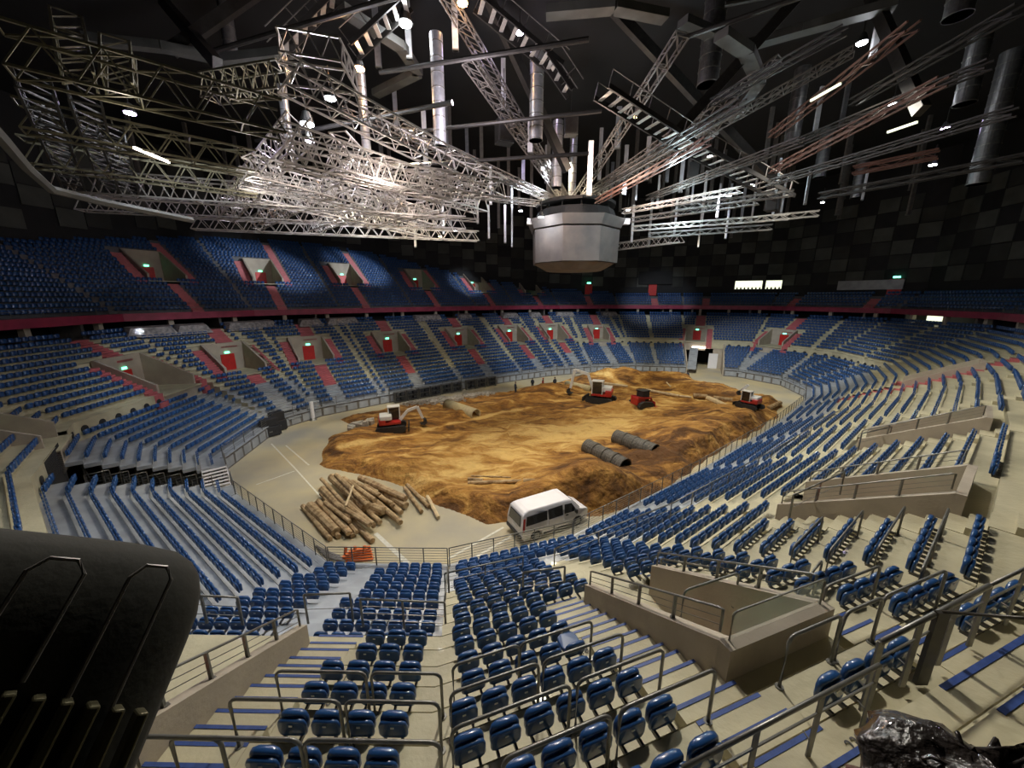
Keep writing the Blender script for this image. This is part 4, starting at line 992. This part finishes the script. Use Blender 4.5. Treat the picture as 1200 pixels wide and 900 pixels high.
# ------------------------------------------------------------------ the van
def van():
    A=un(612,640,0); B=un(691,611,0); d=(B-A)[:2]; d/=np.hypot(*d); Lh=4.95; ang=atan2(d[1],d[0])
    nrm=np.array([-d[1],d[0]]); cen=A[:2]+d*Lh/2+nrm*.95
    root=thing('van','white passenger van with dark windows parked behind the front railing','van',(cen[0],cen[1],0),ang)
    hl=Lh/2
    out=[(-hl+.02,.38),(-hl,.55),(-hl+.02,1.05),(-hl+.14,1.78),(-hl+.30,1.93),(-hl+.6,1.98),(.75,1.96),(1.15,1.86),(1.72,1.20),(2.05,1.10),(2.36,.98),(2.46,.75),(2.47,.42),(2.3,.27),
         (2.0,.27),(1.92,.52),(1.72,.66),(1.42,.66),(1.22,.52),(1.14,.27),(-1.05,.27),(-1.13,.52),(-1.33,.66),(-1.63,.66),(-1.83,.52),(-1.91,.27),(-hl+.15,.27)]
    def hw(x,z):
        w=.93 if z<1.0 else .93-.17*((z-1.0)/1.0)**1.3
        if z>1.88: w-=.08
        if x>1.9: w-=.13*((x-1.9)/.56)
        return w
    n=len(out); vs=[(x,-hw(x,z),z) for x,z in out]+[(x,hw(x,z),z) for x,z in out]
    # inner shoulder ring to round the roof edge
    fs=[(i,n+i,n+(i+1)%n,(i+1)%n) for i in range(n)]
    body=MB().add(vs,fs+[tuple(range(n)),tuple(range(2*n-1,n-1,-1))]).build('body','vanwhite',root,bevel=.05)
    def sidepanel(name,pts,m,par,off_=.012,sgn=(-1,1)):
        for s in sgn:
            q=[(x,s*(hw(x,z)+off_),z) for x,z in pts]; q2=[(x,s*(hw(x,z)-.02),z) for x,z in pts]
            MB().hexa(q,q2).build(name,m,par)
    sidepanel('side_window',[(-2.2,1.15),(-.72,1.15),(-.72,1.68),(-2.1,1.68)],'glassd',root)
    sidepanel('sliding_door_window',[(-.6,1.12),(.42,1.12),(.42,1.72),(-.6,1.72)],'glassd',root)
    sidepanel('sliding_door',[(-.62,.40),(.44,.40),(.44,1.08),(-.62,1.08)],'vanwhite',root,.02)
    sidepanel('front_door_window',[(.55,1.15),(1.48,1.12),(1.10,1.66),(.58,1.70)],'glassd',root)
    sidepanel('tail_light',[(-2.43,.85),(-2.3,.85),(-2.2,1.6),(-2.32,1.6)],'mred',root,.014)
    sidepanel('sill_trim',[(-1.0,.28),(1.1,.28),(1.1,.40),(-1.0,.40)],'mdark',root,.014)
    sidepanel('door_handle',[(.62,1.0),(.8,1.0),(.8,1.05),(.62,1.05)],'mdark',root,.03)
    MB().hexa([(-2.49,-.68,1.08),(-2.49,.68,1.08),(-2.42,.6,1.70),(-2.42,-.6,1.70)],[(-2.44,-.68,1.08),(-2.44,.68,1.08),(-2.36,.6,1.70),(-2.36,-.6,1.70)]).build('rear_window','glassd',root)
    MB().box((-2.50,0,.48),(.1,1.75,.22)).build('rear_bumper','mdark',root,bevel=.03)
    MB().box((-2.49,0,.86),(.02,.5,.12)).build('number_plate','white',root)
    MB().hexa([(1.22,-.70,1.82),(1.22,.70,1.82),(1.76,.82,1.22),(1.76,-.82,1.22)],[(1.18,-.70,1.80),(1.18,.70,1.80),(1.70,.82,1.20),(1.70,-.82,1.20)]).build('windscreen','glassd',root)
    MB().box((2.44,0,.40),(.12,1.5,.24)).build('front_bumper','mdark',root,bevel=.03)
    for s in (-1,1):
        MB().box((2.36,s*.66,.80),(.2,.28,.2)).build('headlight','plexi',root)
        MB().box((1.32,s*1.05,1.18),(.12,.22,.26)).build('mirror','mdark',root,bevel=.02)
        for x in (1.57,-1.48):
            w=MB().bar((x,s*.70,.32),(x,s*.92,.32),.64,n=20).build('wheel','tyre',root); MB().bar((x,s*.90,.32),(x,s*.935,.32),.38,n=12).build('hub','rail',w)
van()
# ------------------------------------------------------------------ orange barrier bundle and poles by the railing
p=un(417,654,.1); root=thing('barrier_stack','stack of orange plastic barriers on the floor inside the front railing','barrier',(p[0],p[1],0),.1)
for k in range(5): MB().box((.05*k,.06*k-.1,.08+.11*k),(1.9-.2*k,.22,.08),x=(cos(.06*k),sin(.06*k),0),y=(-sin(.06*k),cos(.06*k),0)).build('barrier_board','barrier',root)
for k in range(3): MB().bar((-.6+.5*k,0,.0),(-.5+.5*k,.1,.75),.12).build('barrier_foot','barrier',root)
for k in range(5):
    a=(370+k*3,640+k*3.2); b=(398+k*1.5,652+k*1.5)
    pole(a,b,.12,.1+.05*k,'thin dark pole beside the orange barriers, %s of five'%ORD[k],'','steelm','steel_pole')
# ------------------------------------------------------------------ cases and racks in front of the far left wall
for n_,(px,py,w,h,l) in enumerate([(300,512,2.0,1.9,'tall heap of black cases beside the metal stairs'),(311,505,1.6,2.1,'black case tower behind the metal stairs'),(322,497,1.7,1.6,'black case third from the metal stairs'),(331,494,1.5,1.5,'black case fourth from the metal stairs'),(340,491,1.4,1.3,'black case fifth from the metal stairs'),(352,489,1.5,1.2,'low brownish black case near the corner pillar')]):
    p=un(px,py,0); dv=np.array([9,40,0])-p; p=p+dv/np.linalg.norm(dv)*1.3; an=1.0; root=thing('equipment_case',l,'case',(p[0],p[1],0),an)
    MB().box((0,0,h*.27+.08),(w,1.0,h*.5)).build('lower_case','caseb',root,bevel=.03); MB().box((.08,.05,h*.78),(w*.8,.85,h*.42)).build('upper_case','caseb',root,bevel=.03)
    for a in (-1,1):
        for b in (-1,1): MB().bar((a*w*.4,b*.4-.03,.06),(a*w*.4,b*.4+.03,.06),.12,n=8).build('castor','tyre',root)
    MB().box((0,-.51,h*.3),(.3,.03,.1)).build('handle','rail',root)
for n_ in range(9):
    i=14 if n_<6 else 13; t=(Ln[14]-1.2-1.8*n_) if n_<6 else Ln[13]-1.2-1.9*(n_-6)
    root=thing('seat_rack','grey rack holding dark folded seats at the far wall, %s from the left'%ORD[n_],'rack',tuple(wp(i,t,-.55,0)),atan2(T[i][1],T[i][0]),group='racks along the far wall')
    for a in (-.75,.75): MB().box((a,0,.75),(.08,.6,1.5)).build('upright','rail',root)
    for z in (.15,.8,1.45): MB().box((0,0,z),(1.5,.6,.05)).build('shelf','rail',root)
    for z in (.42,1.07):
        for a in (-.36,.36): MB().box((a,0,z),(.55,.5,.42)).build('folded_seat','caseb',root,bevel=.08)
p=un(367,492,0); root=thing('floor_post','white wrapped post standing at the corner of the far wall','post',tuple(p)); MB().bar((0,0,0),(0,0,2.2),.45,n=10).build('post_body','white',root); MB().bar((0,0,0),(0,0,.25),.9,n=10,r2=.6).build('post_foot','rail',root)
# ------------------------------------------------------------------ workers
def worker(px,py,label,top,pose=0,z=None):
    p=un(px,py,.0); g=ground(p[0],p[1]) ; p=un(px,py,g)
    root=thing('person',label,'person',tuple(p),rng.uniform(0,6))
    J=[(0,0,.95),(0,0,1.2),(0,.0,1.42),(0,.02,1.55),(0,.03,1.68),(-.1,0,.9),(-.12,.05+.1*pose,.5),(-.12,-.02,.07),(-.12,.12,.04),(.1,0,.9),(.12,.05-.1*pose,.5),(.12,-.02,.07),(.12,.12,.04),(-.2,0,1.4),(-.26,.0,1.12),(-.22,.18,.92),(.2,0,1.4),(.26,.0,1.12),(.22,.18+.1*pose,.92)]
    Eg=[(0,1),(1,2),(2,3),(3,4),(0,5),(5,6),(6,7),(7,8),(0,9),(9,10),(10,11),(11,12),(2,13),(13,14),(14,15),(2,16),(16,17),(17,18)]
    Rr=[.15,.15,.13,.06,.10,.10,.075,.05,.045,.10,.075,.05,.045,.07,.05,.035,.07,.05,.035]
    me=bpy.data.meshes.new('body'); me.from_pydata(J,Eg,[]); me.materials.append(MT['cloth']); o=bpy.data.objects.new('body',me); COL.objects.link(o); o.parent=root
    md=o.modifiers.new('skin','SKIN'); 
    for k,rr in enumerate(Rr): me.skin_vertices[0].data[k].radius=(rr,rr)
    me.skin_vertices[0].data[0].use_root=True
    o.modifiers.new('sub','SUBSURF').levels=1
    mb=MB(); n=10
    for (w,dd,z_) in ((.2,.14,.92),(.22,.15,1.15),(.23,.15,1.38),(.12,.1,1.48)): mb.v+=[(w*cos(2*pi*j/n),dd*sin(2*pi*j/n),z_) for j in range(n)]
    for q in range(3):
        for j in range(n): mb.f.append((q*n+j,q*n+(j+1)%n,(q+1)*n+(j+1)%n,(q+1)*n+j))
    mb.build('work_jacket',top,root,smooth=True)
    bpyh=MB(); bpyh.bar((0,.03,1.6),(0,.03,1.74),.2,n=10,r2=1.0).build('head','skin',root,smooth=True)
    MB().bar((0,.03,1.71),(0,.03,1.83),.25,n=10,r2=.55).build('helmet',top if top!='cloth' else 'mdark',root,smooth=True)
for px,py,l,t_ in [(624,456,'worker in dark clothes at the far wall, first from left','cloth'),(636,457,'worker in a red jacket and helmet by the far soil edge','vest'),(650,456,'worker in dark clothes right of the one in red','cloth'),(604,462,'dark clothed worker standing alone at the far wall','cloth'),(805,447,'person in black walking in front of the players tunnel','cloth')]: worker(px,py,l,t_)
# ------------------------------------------------------------------ rigging under the roof
def truss(p,q,h,w,label,m='alu',bay=1.1,group=None,cat='truss',ch=.09,lc=.05,name='lighting_truss'):
    p=np.array(p,float); q=np.array(q,float); L=p.copy(); d=q-p; l=np.linalg.norm(d); D=d/l
    s=np.cross(D,(0,0,1.)); ns=np.linalg.norm(s); s=s/ns if ns>1e-3 else np.array([1.,0,0]); u=np.cross(s,D)
    root=thing(name,label,cat,tuple(L),group=group); C=[(-1,-1),(1,-1),(1,1),(-1,1)]
    cr=[s*a*w/2+u*b*h/2 for a,b in C]
    for c in cr: MB().bar(c,d+c,ch).build('chord',m,root)
    n=max(2,int(l/bay)); mb=MB()
    for k in range(n):
        a,b=D*l*k/n,D*l*(k+1)/n; mid=(a+b)/2
        for (i,j) in ((1,2),(0,3)):      # side faces: zigzag
            mb.bar(a+cr[i],mid+cr[j],lc); mb.bar(mid+cr[j],b+cr[i],lc)
        mb.bar(a+cr[0],b+cr[1],lc); mb.bar(a+cr[3],b+cr[2],lc)
        if k%2==0:
            mb.bar(a+cr[0],a+cr[1],lc); mb.bar(a+cr[3],a+cr[2],lc)
    mb.build('lattice',m,root); return root
def tp(a,za,b,zb,*r,**k): return truss(un(*a,za),un(*b,zb),*r,**k)
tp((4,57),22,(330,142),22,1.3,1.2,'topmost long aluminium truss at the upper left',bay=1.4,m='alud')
tp((330,85),24,(587,222),22,1.3,1.1,'bright truss from the square frame down to the right',bay=1.2)
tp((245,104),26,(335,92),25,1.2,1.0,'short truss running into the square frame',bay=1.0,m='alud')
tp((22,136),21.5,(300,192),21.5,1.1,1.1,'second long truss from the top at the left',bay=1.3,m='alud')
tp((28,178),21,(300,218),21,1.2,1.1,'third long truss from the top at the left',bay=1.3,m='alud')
tp((64,212),21,(560,248),20.5,1.3,1.1,'fourth long truss, reaching towards the centre',bay=1.2)
tp((92,238),20.6,(545,262),20.4,1.0,1.0,'lower long truss above the upper seats at the left',bay=1.2)
tp((225,262),20,(560,277),20.2,.9,.9,'lowest long truss just over the upper seats',bay=1.2)
tp((330,165),21.5,(566,238),21,1.4,1.2,'brightly lit thick truss in the middle of the left grid',bay=1.1)
tp((290,195),21,(525,262),20.6,1.1,1.1,'lit truss below the thick one in the left grid',bay=1.1)
tp((300,225),20.8,(500,272),20.5,1.0,1.0,'lit low truss in the middle of the left grid',bay=1.1)
tp((262,250),20.8,(352,150),22.5,1.2,1.1,'slanting cross truss over the left grid',bay=1.0)
tp((300,262),20.6,(420,200),21.6,.9,.9,'second cross truss right of the slanting one',bay=1.0)
tp((395,165),22.5,(470,240),21,1.0,1.0,'short truss behind the lit grid',bay=1.0)
tp((360,268),20.3,(470,232),21,.8,.8,'small cross truss near the video cube side of the grid',bay=.9)
for n_,(a,b,za,zb) in enumerate([((38,95),(85,215),22,20.8),((98,110),(128,215),22,21),((80,25),(92,92),25.5,22.3),((138,55),(140,105),24.5,22.2),((130,155),(152,225),21.5,20.8)]):
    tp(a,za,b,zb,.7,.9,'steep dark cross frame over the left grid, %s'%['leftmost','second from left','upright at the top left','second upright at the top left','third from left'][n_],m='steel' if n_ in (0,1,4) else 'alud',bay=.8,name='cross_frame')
P=[un(-30,128,18.5),un(0,160,18.5),un(30,195,18.5),un(60,222,18.5),un(120,237,18.5),un(225,258,18.5)]
tag(MB().path(P,.35,6).build('edge_beam','girder'),'bent grey edge beam under the left trusses','beam')
for n_,(a,za,b,zb,h,l) in enumerate([((330,180),21.3,(525,225),21,1.1,'lit truss squeezed just above the thick lit one'),((280,208),21,(480,250),20.6,1.0,'lit truss filling the left grid middle row'),((440,200),21.5,(588,225),21.2,1.0,'truss with an open square end pointing at the cube'),((430,262),20.4,(520,240),20.6,.8,'small bright truss at the low centre of the grid')]):
    tp(a,za,b,zb,h,h,l,bay=.9)
# square frame
root=thing('square_frame','square aluminium frame of trusses hung at the upper left of centre','truss',tuple(un(345,80,24.5))); L=np.array(root.location)
cn=[un(327,60,25.5),un(400,72,25.5),un(420,110,24.5),un(340,100,24.5)]
for k in range(4):
    mb=MB(); a,b=cn[k]-L,cn[(k+1)%4]-L
    for z in (0,1.0): mb.bar(a+[0,0,z],b+[0,0,z],.09)
    for q in range(6): mb.bar(a+(b-a)*q/6+[0,0,(q%2)],a+(b-a)*(q+1)/6+[0,0,((q+1)%2)],.06)
    mb.build('frame_side','alu',root)
# grid at the right: many thin level bars and trusses
for n_,(a,b,z) in enumerate([((740,258),(890,236),21.5),((740,268),(925,254),20.5),((760,276),(905,266),19.8),((730,248),(870,222),22.3),((790,244),(930,226),22),((830,262),(960,250),20.6)]):
    tp(a,z,b,z,.4,.5,'thin truss of the right-hand lighting grid, %s from the top'%ORD[n_],bay=1.2,m='alu' if n_ in (1,3) else 'steelm',group='thin trusses right of the video cube',ch=.06,lc=.03)
tp((716,290),19.6,(800,279),19.4,.7,.7,'short truss just above the dark panel wall',bay=1.2,m='alu',ch=.07,lc=.04)
# long rails with red-brown edges crossing the upper right
for n_,(a,b,z) in enumerate([((905,158),(1070,30),25.5),((905,200),(1105,95),23.5),((1000,200),(1100,180),21),((835,120),(990,35),27.5),((940,165),(1160,75),24.5),((1000,120),(1195,10),26),((690,225),(870,120),24.5),((700,236),(830,165),23),((900,215),(1190,130),22.5),((960,230),(1200,185),21),((760,232),(940,165),22.5)]):
    tp(a,z,b,z,.35,.5,'long dark cable tray crossing the roof at the upper right, %s of eleven'%ORD[n_],bay=2.0,m='tray' if n_ in (0,1,2,7) else 'steel',ch=.08,lc=.03,name='cable_tray',cat='cable tray')
for n_,(a,b,z1,z2) in enumerate([((445,85),(690,46),29,29),((300,165),(530,120),26,26),((480,155),(705,130),27,27),((455,195),(690,180),25,25),((250,60),(520,-20),30,30),((850,5),(1190,-60),31,31),((800,45),(1100,-60),31,31)]):
    A,B=un(*a,z1),un(*b,z2); root=tag(MB().bar(A,B,.3,n=8).build('roof_pipe','steel'),'dark horizontal roof pipe, %s one'%['topmost over the left centre','left','middle, behind the round duct','lowest, left of the cube hub','far upper left','upper right','second upper right'][n_],'pipe')
# ladder-like catwalks radiating from the hub of the cube
HUB=un(668,243,23.8)
for n_,(a,z) in enumerate([((548,70),30),((470,150),27),((400,130),29),((800,40),31),((870,130),27),((915,70),30),((430,215),24.5),((520,-10),34),((1000,60),31)]):
    tp(a,z,tuple(pr(HUB)[:2]),23.8,.4,.9,'catwalk arm radiating from the hub above the video cube, %s'%['to the upper left','to the left','to the far left','to the upper right','to the right','to the far upper right','low left','steep upper left','long far right'][n_],bay=1.0,m='steelm',ch=.09,lc=.05,name='catwalk_arm',cat='catwalk')
def catwalk(a,za,b,zb,label,w=1.6):
    A,B=un(*a,za),un(*b,zb); root=thing('roof_catwalk',label,'catwalk',tuple(A)); d=B-A; l=np.linalg.norm(d); D=d/l; s=np.cross(D,(0,0,1.)); s/=np.linalg.norm(s); u=np.cross(s,D); n=int(l/.8)
    for k in (-1,1):
        MB().bar(s*k*w/2,d+s*k*w/2,.12,.3).build('stringer','steel',root)
        MB().bar(s*k*w/2+u*1.0,d+s*k*w/2+u*1.0,.05).build('handrail','steelm',root)
        for q in range(0,n,2): MB().bar(s*k*w/2+D*l*q/n,s*k*w/2+D*l*q/n+u*1.0,.05).build('post','steelm',root)
    for q in range(n): MB().bar(-s*w/2+D*l*(q+.5)/n,s*w/2+D*l*(q+.5)/n,.28,.05).build('grating','alu',root)
catwalk((558,2),33,(655,82),30,'lit catwalk descending towards the centre, upper part')
catwalk((640,68),30,(668,110),28,'lit catwalk short part by the violet lamp',1.2)
catwalk((705,108),27,(800,168),25,'lit catwalk right of the round duct')
catwalk((800,168),25,(920,232),22.5,'dark catwalk going down to the right grid')
catwalk((415,60),30,(480,0),33,'catwalk with grey plates at the top left of centre')
catwalk((395,-5),33,(330,60),29,'dark catwalk above the square frame')
# roof girders, light concrete-coloured, curved ring pieces
for n_,(pts,z,w) in enumerate([([(400,10),(470,55),(490,85),(440,110)],32,.8),([(640,15),(720,8),(780,20)],33,.9),([(845,40),(875,60),(890,95),(865,130),(830,160)],30,.9),([(800,25),(870,55),(940,35),(1050,5)],33,.9),([(100,45),(190,55),(260,70),(350,60)],30,.6)]):
    P=[un(*p,z) for p in pts]; mb=MB()
    for a,b in zip(P[:-1],P[1:]): mb.bar(a,b,w,.5)
    tag(mb.build('roof_girder','girder'),'pale grey roof girder, %s'%['upper left of centre','above the round duct','curved piece at the upper right','long piece at the upper right','faint piece at the upper left'][n_],'girder')
for n_,(a,b,za,zb) in enumerate([((690,-20),(905,210),36,24),((560,-30),(665,200),36,25),((1020,-10),(1080,130),35,25),((200,60),(330,-30),30,36),((255,75),(190,0),28,36),((985,-60),(780,170),36,25)]):
    A,B=un(*a,za),un(*b,zb); tag(MB().bar(A,B,.5,.7).build('roof_beam','steel'),'dark steel roof beam, %s'%['diagonal over the catwalk','steep one left of the cube','upper right','upper left','second upper left','diagonal down to the hub'][n_],'beam')
# vertical ducts and hanging strips
def hang(px,y0,y1,Y,w,m,label,rnd=True,name='hanging_duct',cat='duct'):
    # stands at distance Y ahead, between the two heights seen at the pixels
    def P(py): u=(px-600)/FPX; v=(py-450)/FPX; d=Y/(cp-sp*v); return np.array([u*d,Y,EYE-(sp+cp*v)*d])
    kk=(P(y1)[2]-EYE)/Y; Y=min(Y,17.5/max(kk,.01)); lo=P(y1); hi=np.array([lo[0],lo[1],min(P(y0)[2],35.8)])
    root=thing(name,label,cat,tuple(lo)); h=hi-lo
    if rnd:
        MB().bar((0,0,0),h,w,n=28).build('duct_shell',m,root,smooth=False)
        for k in range(int(h[2]/.9)+1): MB().bar((0,0,k*.9),(0,0,k*.9+.06),w*1.05,n=16).build('seam_ring','rail',root)
    else:
        MB().box(h/2,(w,w*.5,h[2])).build('strip','%s'%m,root); MB().box((0,0,.05),(w*1.1,w*.6,.1)).build('end_cap','rail',root)
for px,y0,y1,Y,w,l in [(628,62,165,34,1.1,'round silver duct left of centre with an open lower end'),(516,40,172,30,.9,'brightest silver duct, tall one at the left of centre'),(652,142,220,40,1.0,'silver duct hanging just over the video cube'),(829,-20,100,33,1.5,'large dark silver duct right of centre top'),(927,80,170,38,1.2,'dim silver duct in the upper right'),(1122,-20,20,30,1.4,'short silver duct cut by the top edge'),(1130,40,122,30,1.2,'silver duct at the right, middle one'),(1146,60,216,32,1.3,'long silver duct furthest right'),(670,150,236,44,.8,'slim duct straight above the cube hub'),(272,-20,68,32,.9,'dim orange-lit duct at the upper left'),(340,100,180,30,.6,'slim duct left of the square frame lamps'),(430,80,180,33,.7,'slim orange-lit duct near the orange lamp'),(960,150,208,44,1.1,'grey duct behind the second tray'),(1003,185,232,46,1.1,'grey duct low in the right grid')]:
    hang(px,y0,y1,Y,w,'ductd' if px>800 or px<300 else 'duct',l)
STR=[(444,-20,80),(465,60,155),(590,30,130),(524,120,185),(534,-20,60),(702,150,212),(723,125,175),(731,170,228),(757,160,212),(781,168,214),(797,176,226),(621,140,180),(613,185,215),(640,170,215),(690,165,230),(716,190,232),(745,195,235),(770,205,245),(810,190,240),(822,200,262),(840,215,255),(868,215,262),(905,185,255),(915,210,250),(943,200,240),(955,30,155),(1022,-10,68),(985,20,150),(1010,200,235),(575,195,240),(548,120,200),(500,130,210),(480,-20,70),(405,170,250),(455,190,250),(560,235,262),(592,240,285),(600,215,290),(573,240,280),(520,240,275),(487,245,290),(740,240,285),(760,232,290),(790,232,275),(818,225,290),(850,215,280),(880,200,262)]
for n_,(px,y0,y1) in enumerate(STR):
    Y=36+((px*7)%23); hang(px,y0,y1,Y,.42 if y1<235 else .22,'baffle' if n_%3 else 'duct','narrow vertical hanging strip, %s of its kind from the left'%ordw(sorted([q[0] for q in STR]).index(px)),False,'hanging_strip','hanging strip')
# extra dark strips filling the black of the roof
for n_ in range(60):
    x=-46+n_*1.75; y=50+(n_*13)%22; zb=24.5+(n_*37)%7
    root=thing('hanging_strip','dark vertical strip hanging deep in the roof','hanging strip',(x,y,zb),group='dark strips deep in the roof')
    MB().box((0,0,(36-zb)/2),(.45,.25,36-zb)).build('strip','steelm',root); MB().box((0,0,.05),(.5,.3,.1)).build('end_cap','rail',root)
# ------------------------------------------------------------------ video cube wrapped in drapes
X0,Y0=un(669,300,18)[0]*0+7.1,44.5
root=thing('video_cube','octagonal video cube wrapped in grey drapes hanging over the soil','video cube',(X0,Y0,17.1)); 
def ring(r,z,n=8,ph=pi/8): return [(r*cos(ph+2*pi*k/n),r*sin(ph+2*pi*k/n),z) for k in range(n)]
R1=ring(4.9,.6); R2=ring(5.0,4.0)
for k in range(8):
    a,b=np.array(R1[k]),np.array(R1[(k+1)%8]); c,d=np.array(R2[(k+1)%8]),np.array(R2[k]); nn=np.array([cos(pi/8+2*pi*(k+.5)/8),sin(pi/8+2*pi*(k+.5)/8),0])
    vs=[];fs=[];nx_,nz_=9,5
    for i in range(nz_):
        for j in range(nx_):
            f,g=j/(nx_-1),i/(nz_-1); p=(a*(1-f)+b*f)*(1-g)+(d*(1-f)+c*f)*g; vs.append(p+nn*.06*sin(j*2.1+k+i*.4)*(0<j<nx_-1))
    for i in range(nz_-1):
        for j in range(nx_-1): fs.append((i*nx_+j,i*nx_+j+1,(i+1)*nx_+j+1,(i+1)*nx_+j))
    o=MB().add(vs,fs).build('drape_panel','drape',root,smooth=True)
MB().hexa(ring(4.8,.62),ring(4.7,3.9)).build('core','mdark',root)
MB().hexa(ring(5.1,4.15),ring(5.55,5.1)).build('upper_band','drape',root)
MB().hexa(ring(3.2,-.15,16),ring(4.5,.55,16)).build('lower_bowl','drape',root)
MB().hexa(ring(4.6,5.1,16),ring(4.2,6.1,16)).build('hub_ring','mdark',root)
for k in range(12): MB().bar((4.0*cos(k*pi/6),4.0*sin(k*pi/6),5.1),(3.6*cos(k*pi/6),3.6*sin(k*pi/6),7.0),.12).build('hub_strut','steel',root)
MB().hexa(ring(4.4,6.6,16),ring(4.4,6.9,16)).build('hub_top','steel',root)
for x,y,l in [(-6.3,-1.5,'left'),(6.6,-1.5,'right')]:
    r_=thing('hanging_speaker','small pale box hanging on a wire just %s of the video cube'%l,'speaker',(X0+x*.78,Y0+y,22.0)); MB().box((0,0,0),(1.1,.6,.6)).build('speaker_box','white',r_,bevel=.04); MB().bar((0,0,.3),(0,0,5),.04).build('wire','steel',r_)
for n_,(px,py,s,l) in enumerate([(669,148,1.2,'black speaker box above the hub'),(591,155,1.5,'black tall speaker box left of the slanting arm'),(905,238,1.1,'black speaker in the right grid'),(813,200,1.0,'black speaker hanging in the right centre')]):
    def P(py,Y=38): u=(px-600)/FPX; v=(py-450)/FPX; d=Y/(cp-sp*v); return (u*d,Y,EYE-(sp+cp*v)*d)
    r_=thing('hanging_speaker',l,'speaker',P(py),.4*n_); MB().box((0,0,0),(s,s*.8,s*1.3)).build('speaker_box','mdark',r_,bevel=.05); MB().box((0,-s*.42,0),(s*.85,.05,s*1.1)).build('grille','steel',r_); MB().bar((0,0,s*.6),(0,0,5),.06).build('wire','steel',r_)
# ------------------------------------------------------------------ lamps
def lamp(px,py,Y,m,size,label,power,color):
    u=(px-600)/FPX; v=(py-450)/FPX; d=Y/(cp-sp*v); p=np.array([u*d,Y,EYE-(sp+cp*v)*d])
    root=thing('ceiling_lamp',label,'lamp',tuple(p)); 
    n=12
    MB().hexa([(size*cos(2*pi*k/n),size*sin(2*pi*k/n),.0) for k in range(n)],[(size*.5*cos(2*pi*k/n),size*.5*sin(2*pi*k/n),size*1.5) for k in range(n)]).build('housing','mdark',root,smooth=False)
    MB().hexa([(size*.85*cos(2*pi*k/n),size*.85*sin(2*pi*k/n),-.10*size-.03) for k in range(n)],[(size*.85*cos(2*pi*k/n),size*.85*sin(2*pi*k/n),-.01) for k in range(n)]).build('lens',m,root)
    MB().bar((0,0,size*1.5),(0,0,size*1.5+1.2),.06).build('hanger','steel',root)
    if power: point(p[0],p[1],p[2]-.45,power,color)
W_,O_,V_=(.9,.94,1),(1,.55,.25),(.75,.65,1)
LAMPS=[(475,27,30,'lampw',.5,'large bluish white lamp near the top left of centre',500,W_),(542,3,30,'lampo',.4,'orange lamp at the very top',150,O_),(421,80,30,'lampo',.4,'orange lamp right of the square frame',600,O_),(609,38,34,'lampv',.35,'violet lamp under the lit catwalk',250,V_),
 (387,115,26,'lampw',.36,'bluish lamp on the left grid, topmost of three',900,W_),(360,145,27,'lampw',.45,'white lamp on the left grid, middle of three',1300,W_),(363,165,28,'lampv',.32,'blue lamp on the left grid, lowest of three',500,V_),(152,132,26,'lampv',.34,'violet white lamp alone under the top left truss',120,V_),
 (744,137,38,'lampo',.2,'small orange lamp on the right catwalk',60,O_),(634,254,40,'lampw',.3,'white lamp just left of the video cube hub',300,W_),(736,246,42,'lampw',.22,'small lamp right of the video cube hub',60,W_),(1010,50,32,'lampw',.38,'bright lamp high at the upper right',130,W_),
 (1047,122,34,'lampw',.34,'bright lamp below the high one at the right',100,W_),(1108,150,36,'lampv',.32,'double looking lamp near the right ducts',60,V_),(1093,193,38,'lampw',.32,'lamp under the right ducts',50,W_),(832,183,44,'lampw',.28,'small lamp above the right grid',80,W_),(880,217,42,'lampw',.42,'brightest lamp of the right grid',900,(.7,.92,1)),(854,229,44,'lampw',.3,'warm lamp beside the brightest one of the right grid',150,W_),(964,237,46,'lampw',.2,'small lamp low at the right grid end',20,W_),(516,277,50,'lampo',.28,'small warm lamp hanging low left of the cube',40,O_),(533,270,48,'lampw',.2,'small lamp low left of the cube',40,W_),(610,247,48,'lampw',.24,'tiny lamp pair left of the cube',40,W_)]
for l in LAMPS: lamp(*l)
# lit tube lamps on the trusses
for n_,(a,b,z) in enumerate([((157,173),(198,190),20.9),((950,118),(985,98),24.4),((1040,155),(1075,143),22.4)]):
    tag(MB().bar(un(*a,z),un(*b,z),.10).build('tube_light','tube' if n_==0 else 'winl'),'glowing tube light, %s'%['under the left trusses','on the upper tray at the right','on the lower tray at the right'][n_],'lamp')
# point lights without fixtures, added to brighten trusses, ducts and hanging strips
point(*un(455,215,20.3),900,(1,.85,.78),.4); point(*un(300,235,19.8),260,(1,.92,.85),.4); point(*un(150,150,20.5),120,(.95,.9,.75),.4)
point(*un(545,125,26),2600,(.95,.85,.95),.4); point(*un(690,200,24.5),1500,(1,.75,.6),.4); point(*un(790,232,21.5),2200,(.7,.92,1),.4); point(*un(1000,110,25.5),100,(1,.85,.7),.4)
bpy.context.view_layer.update()
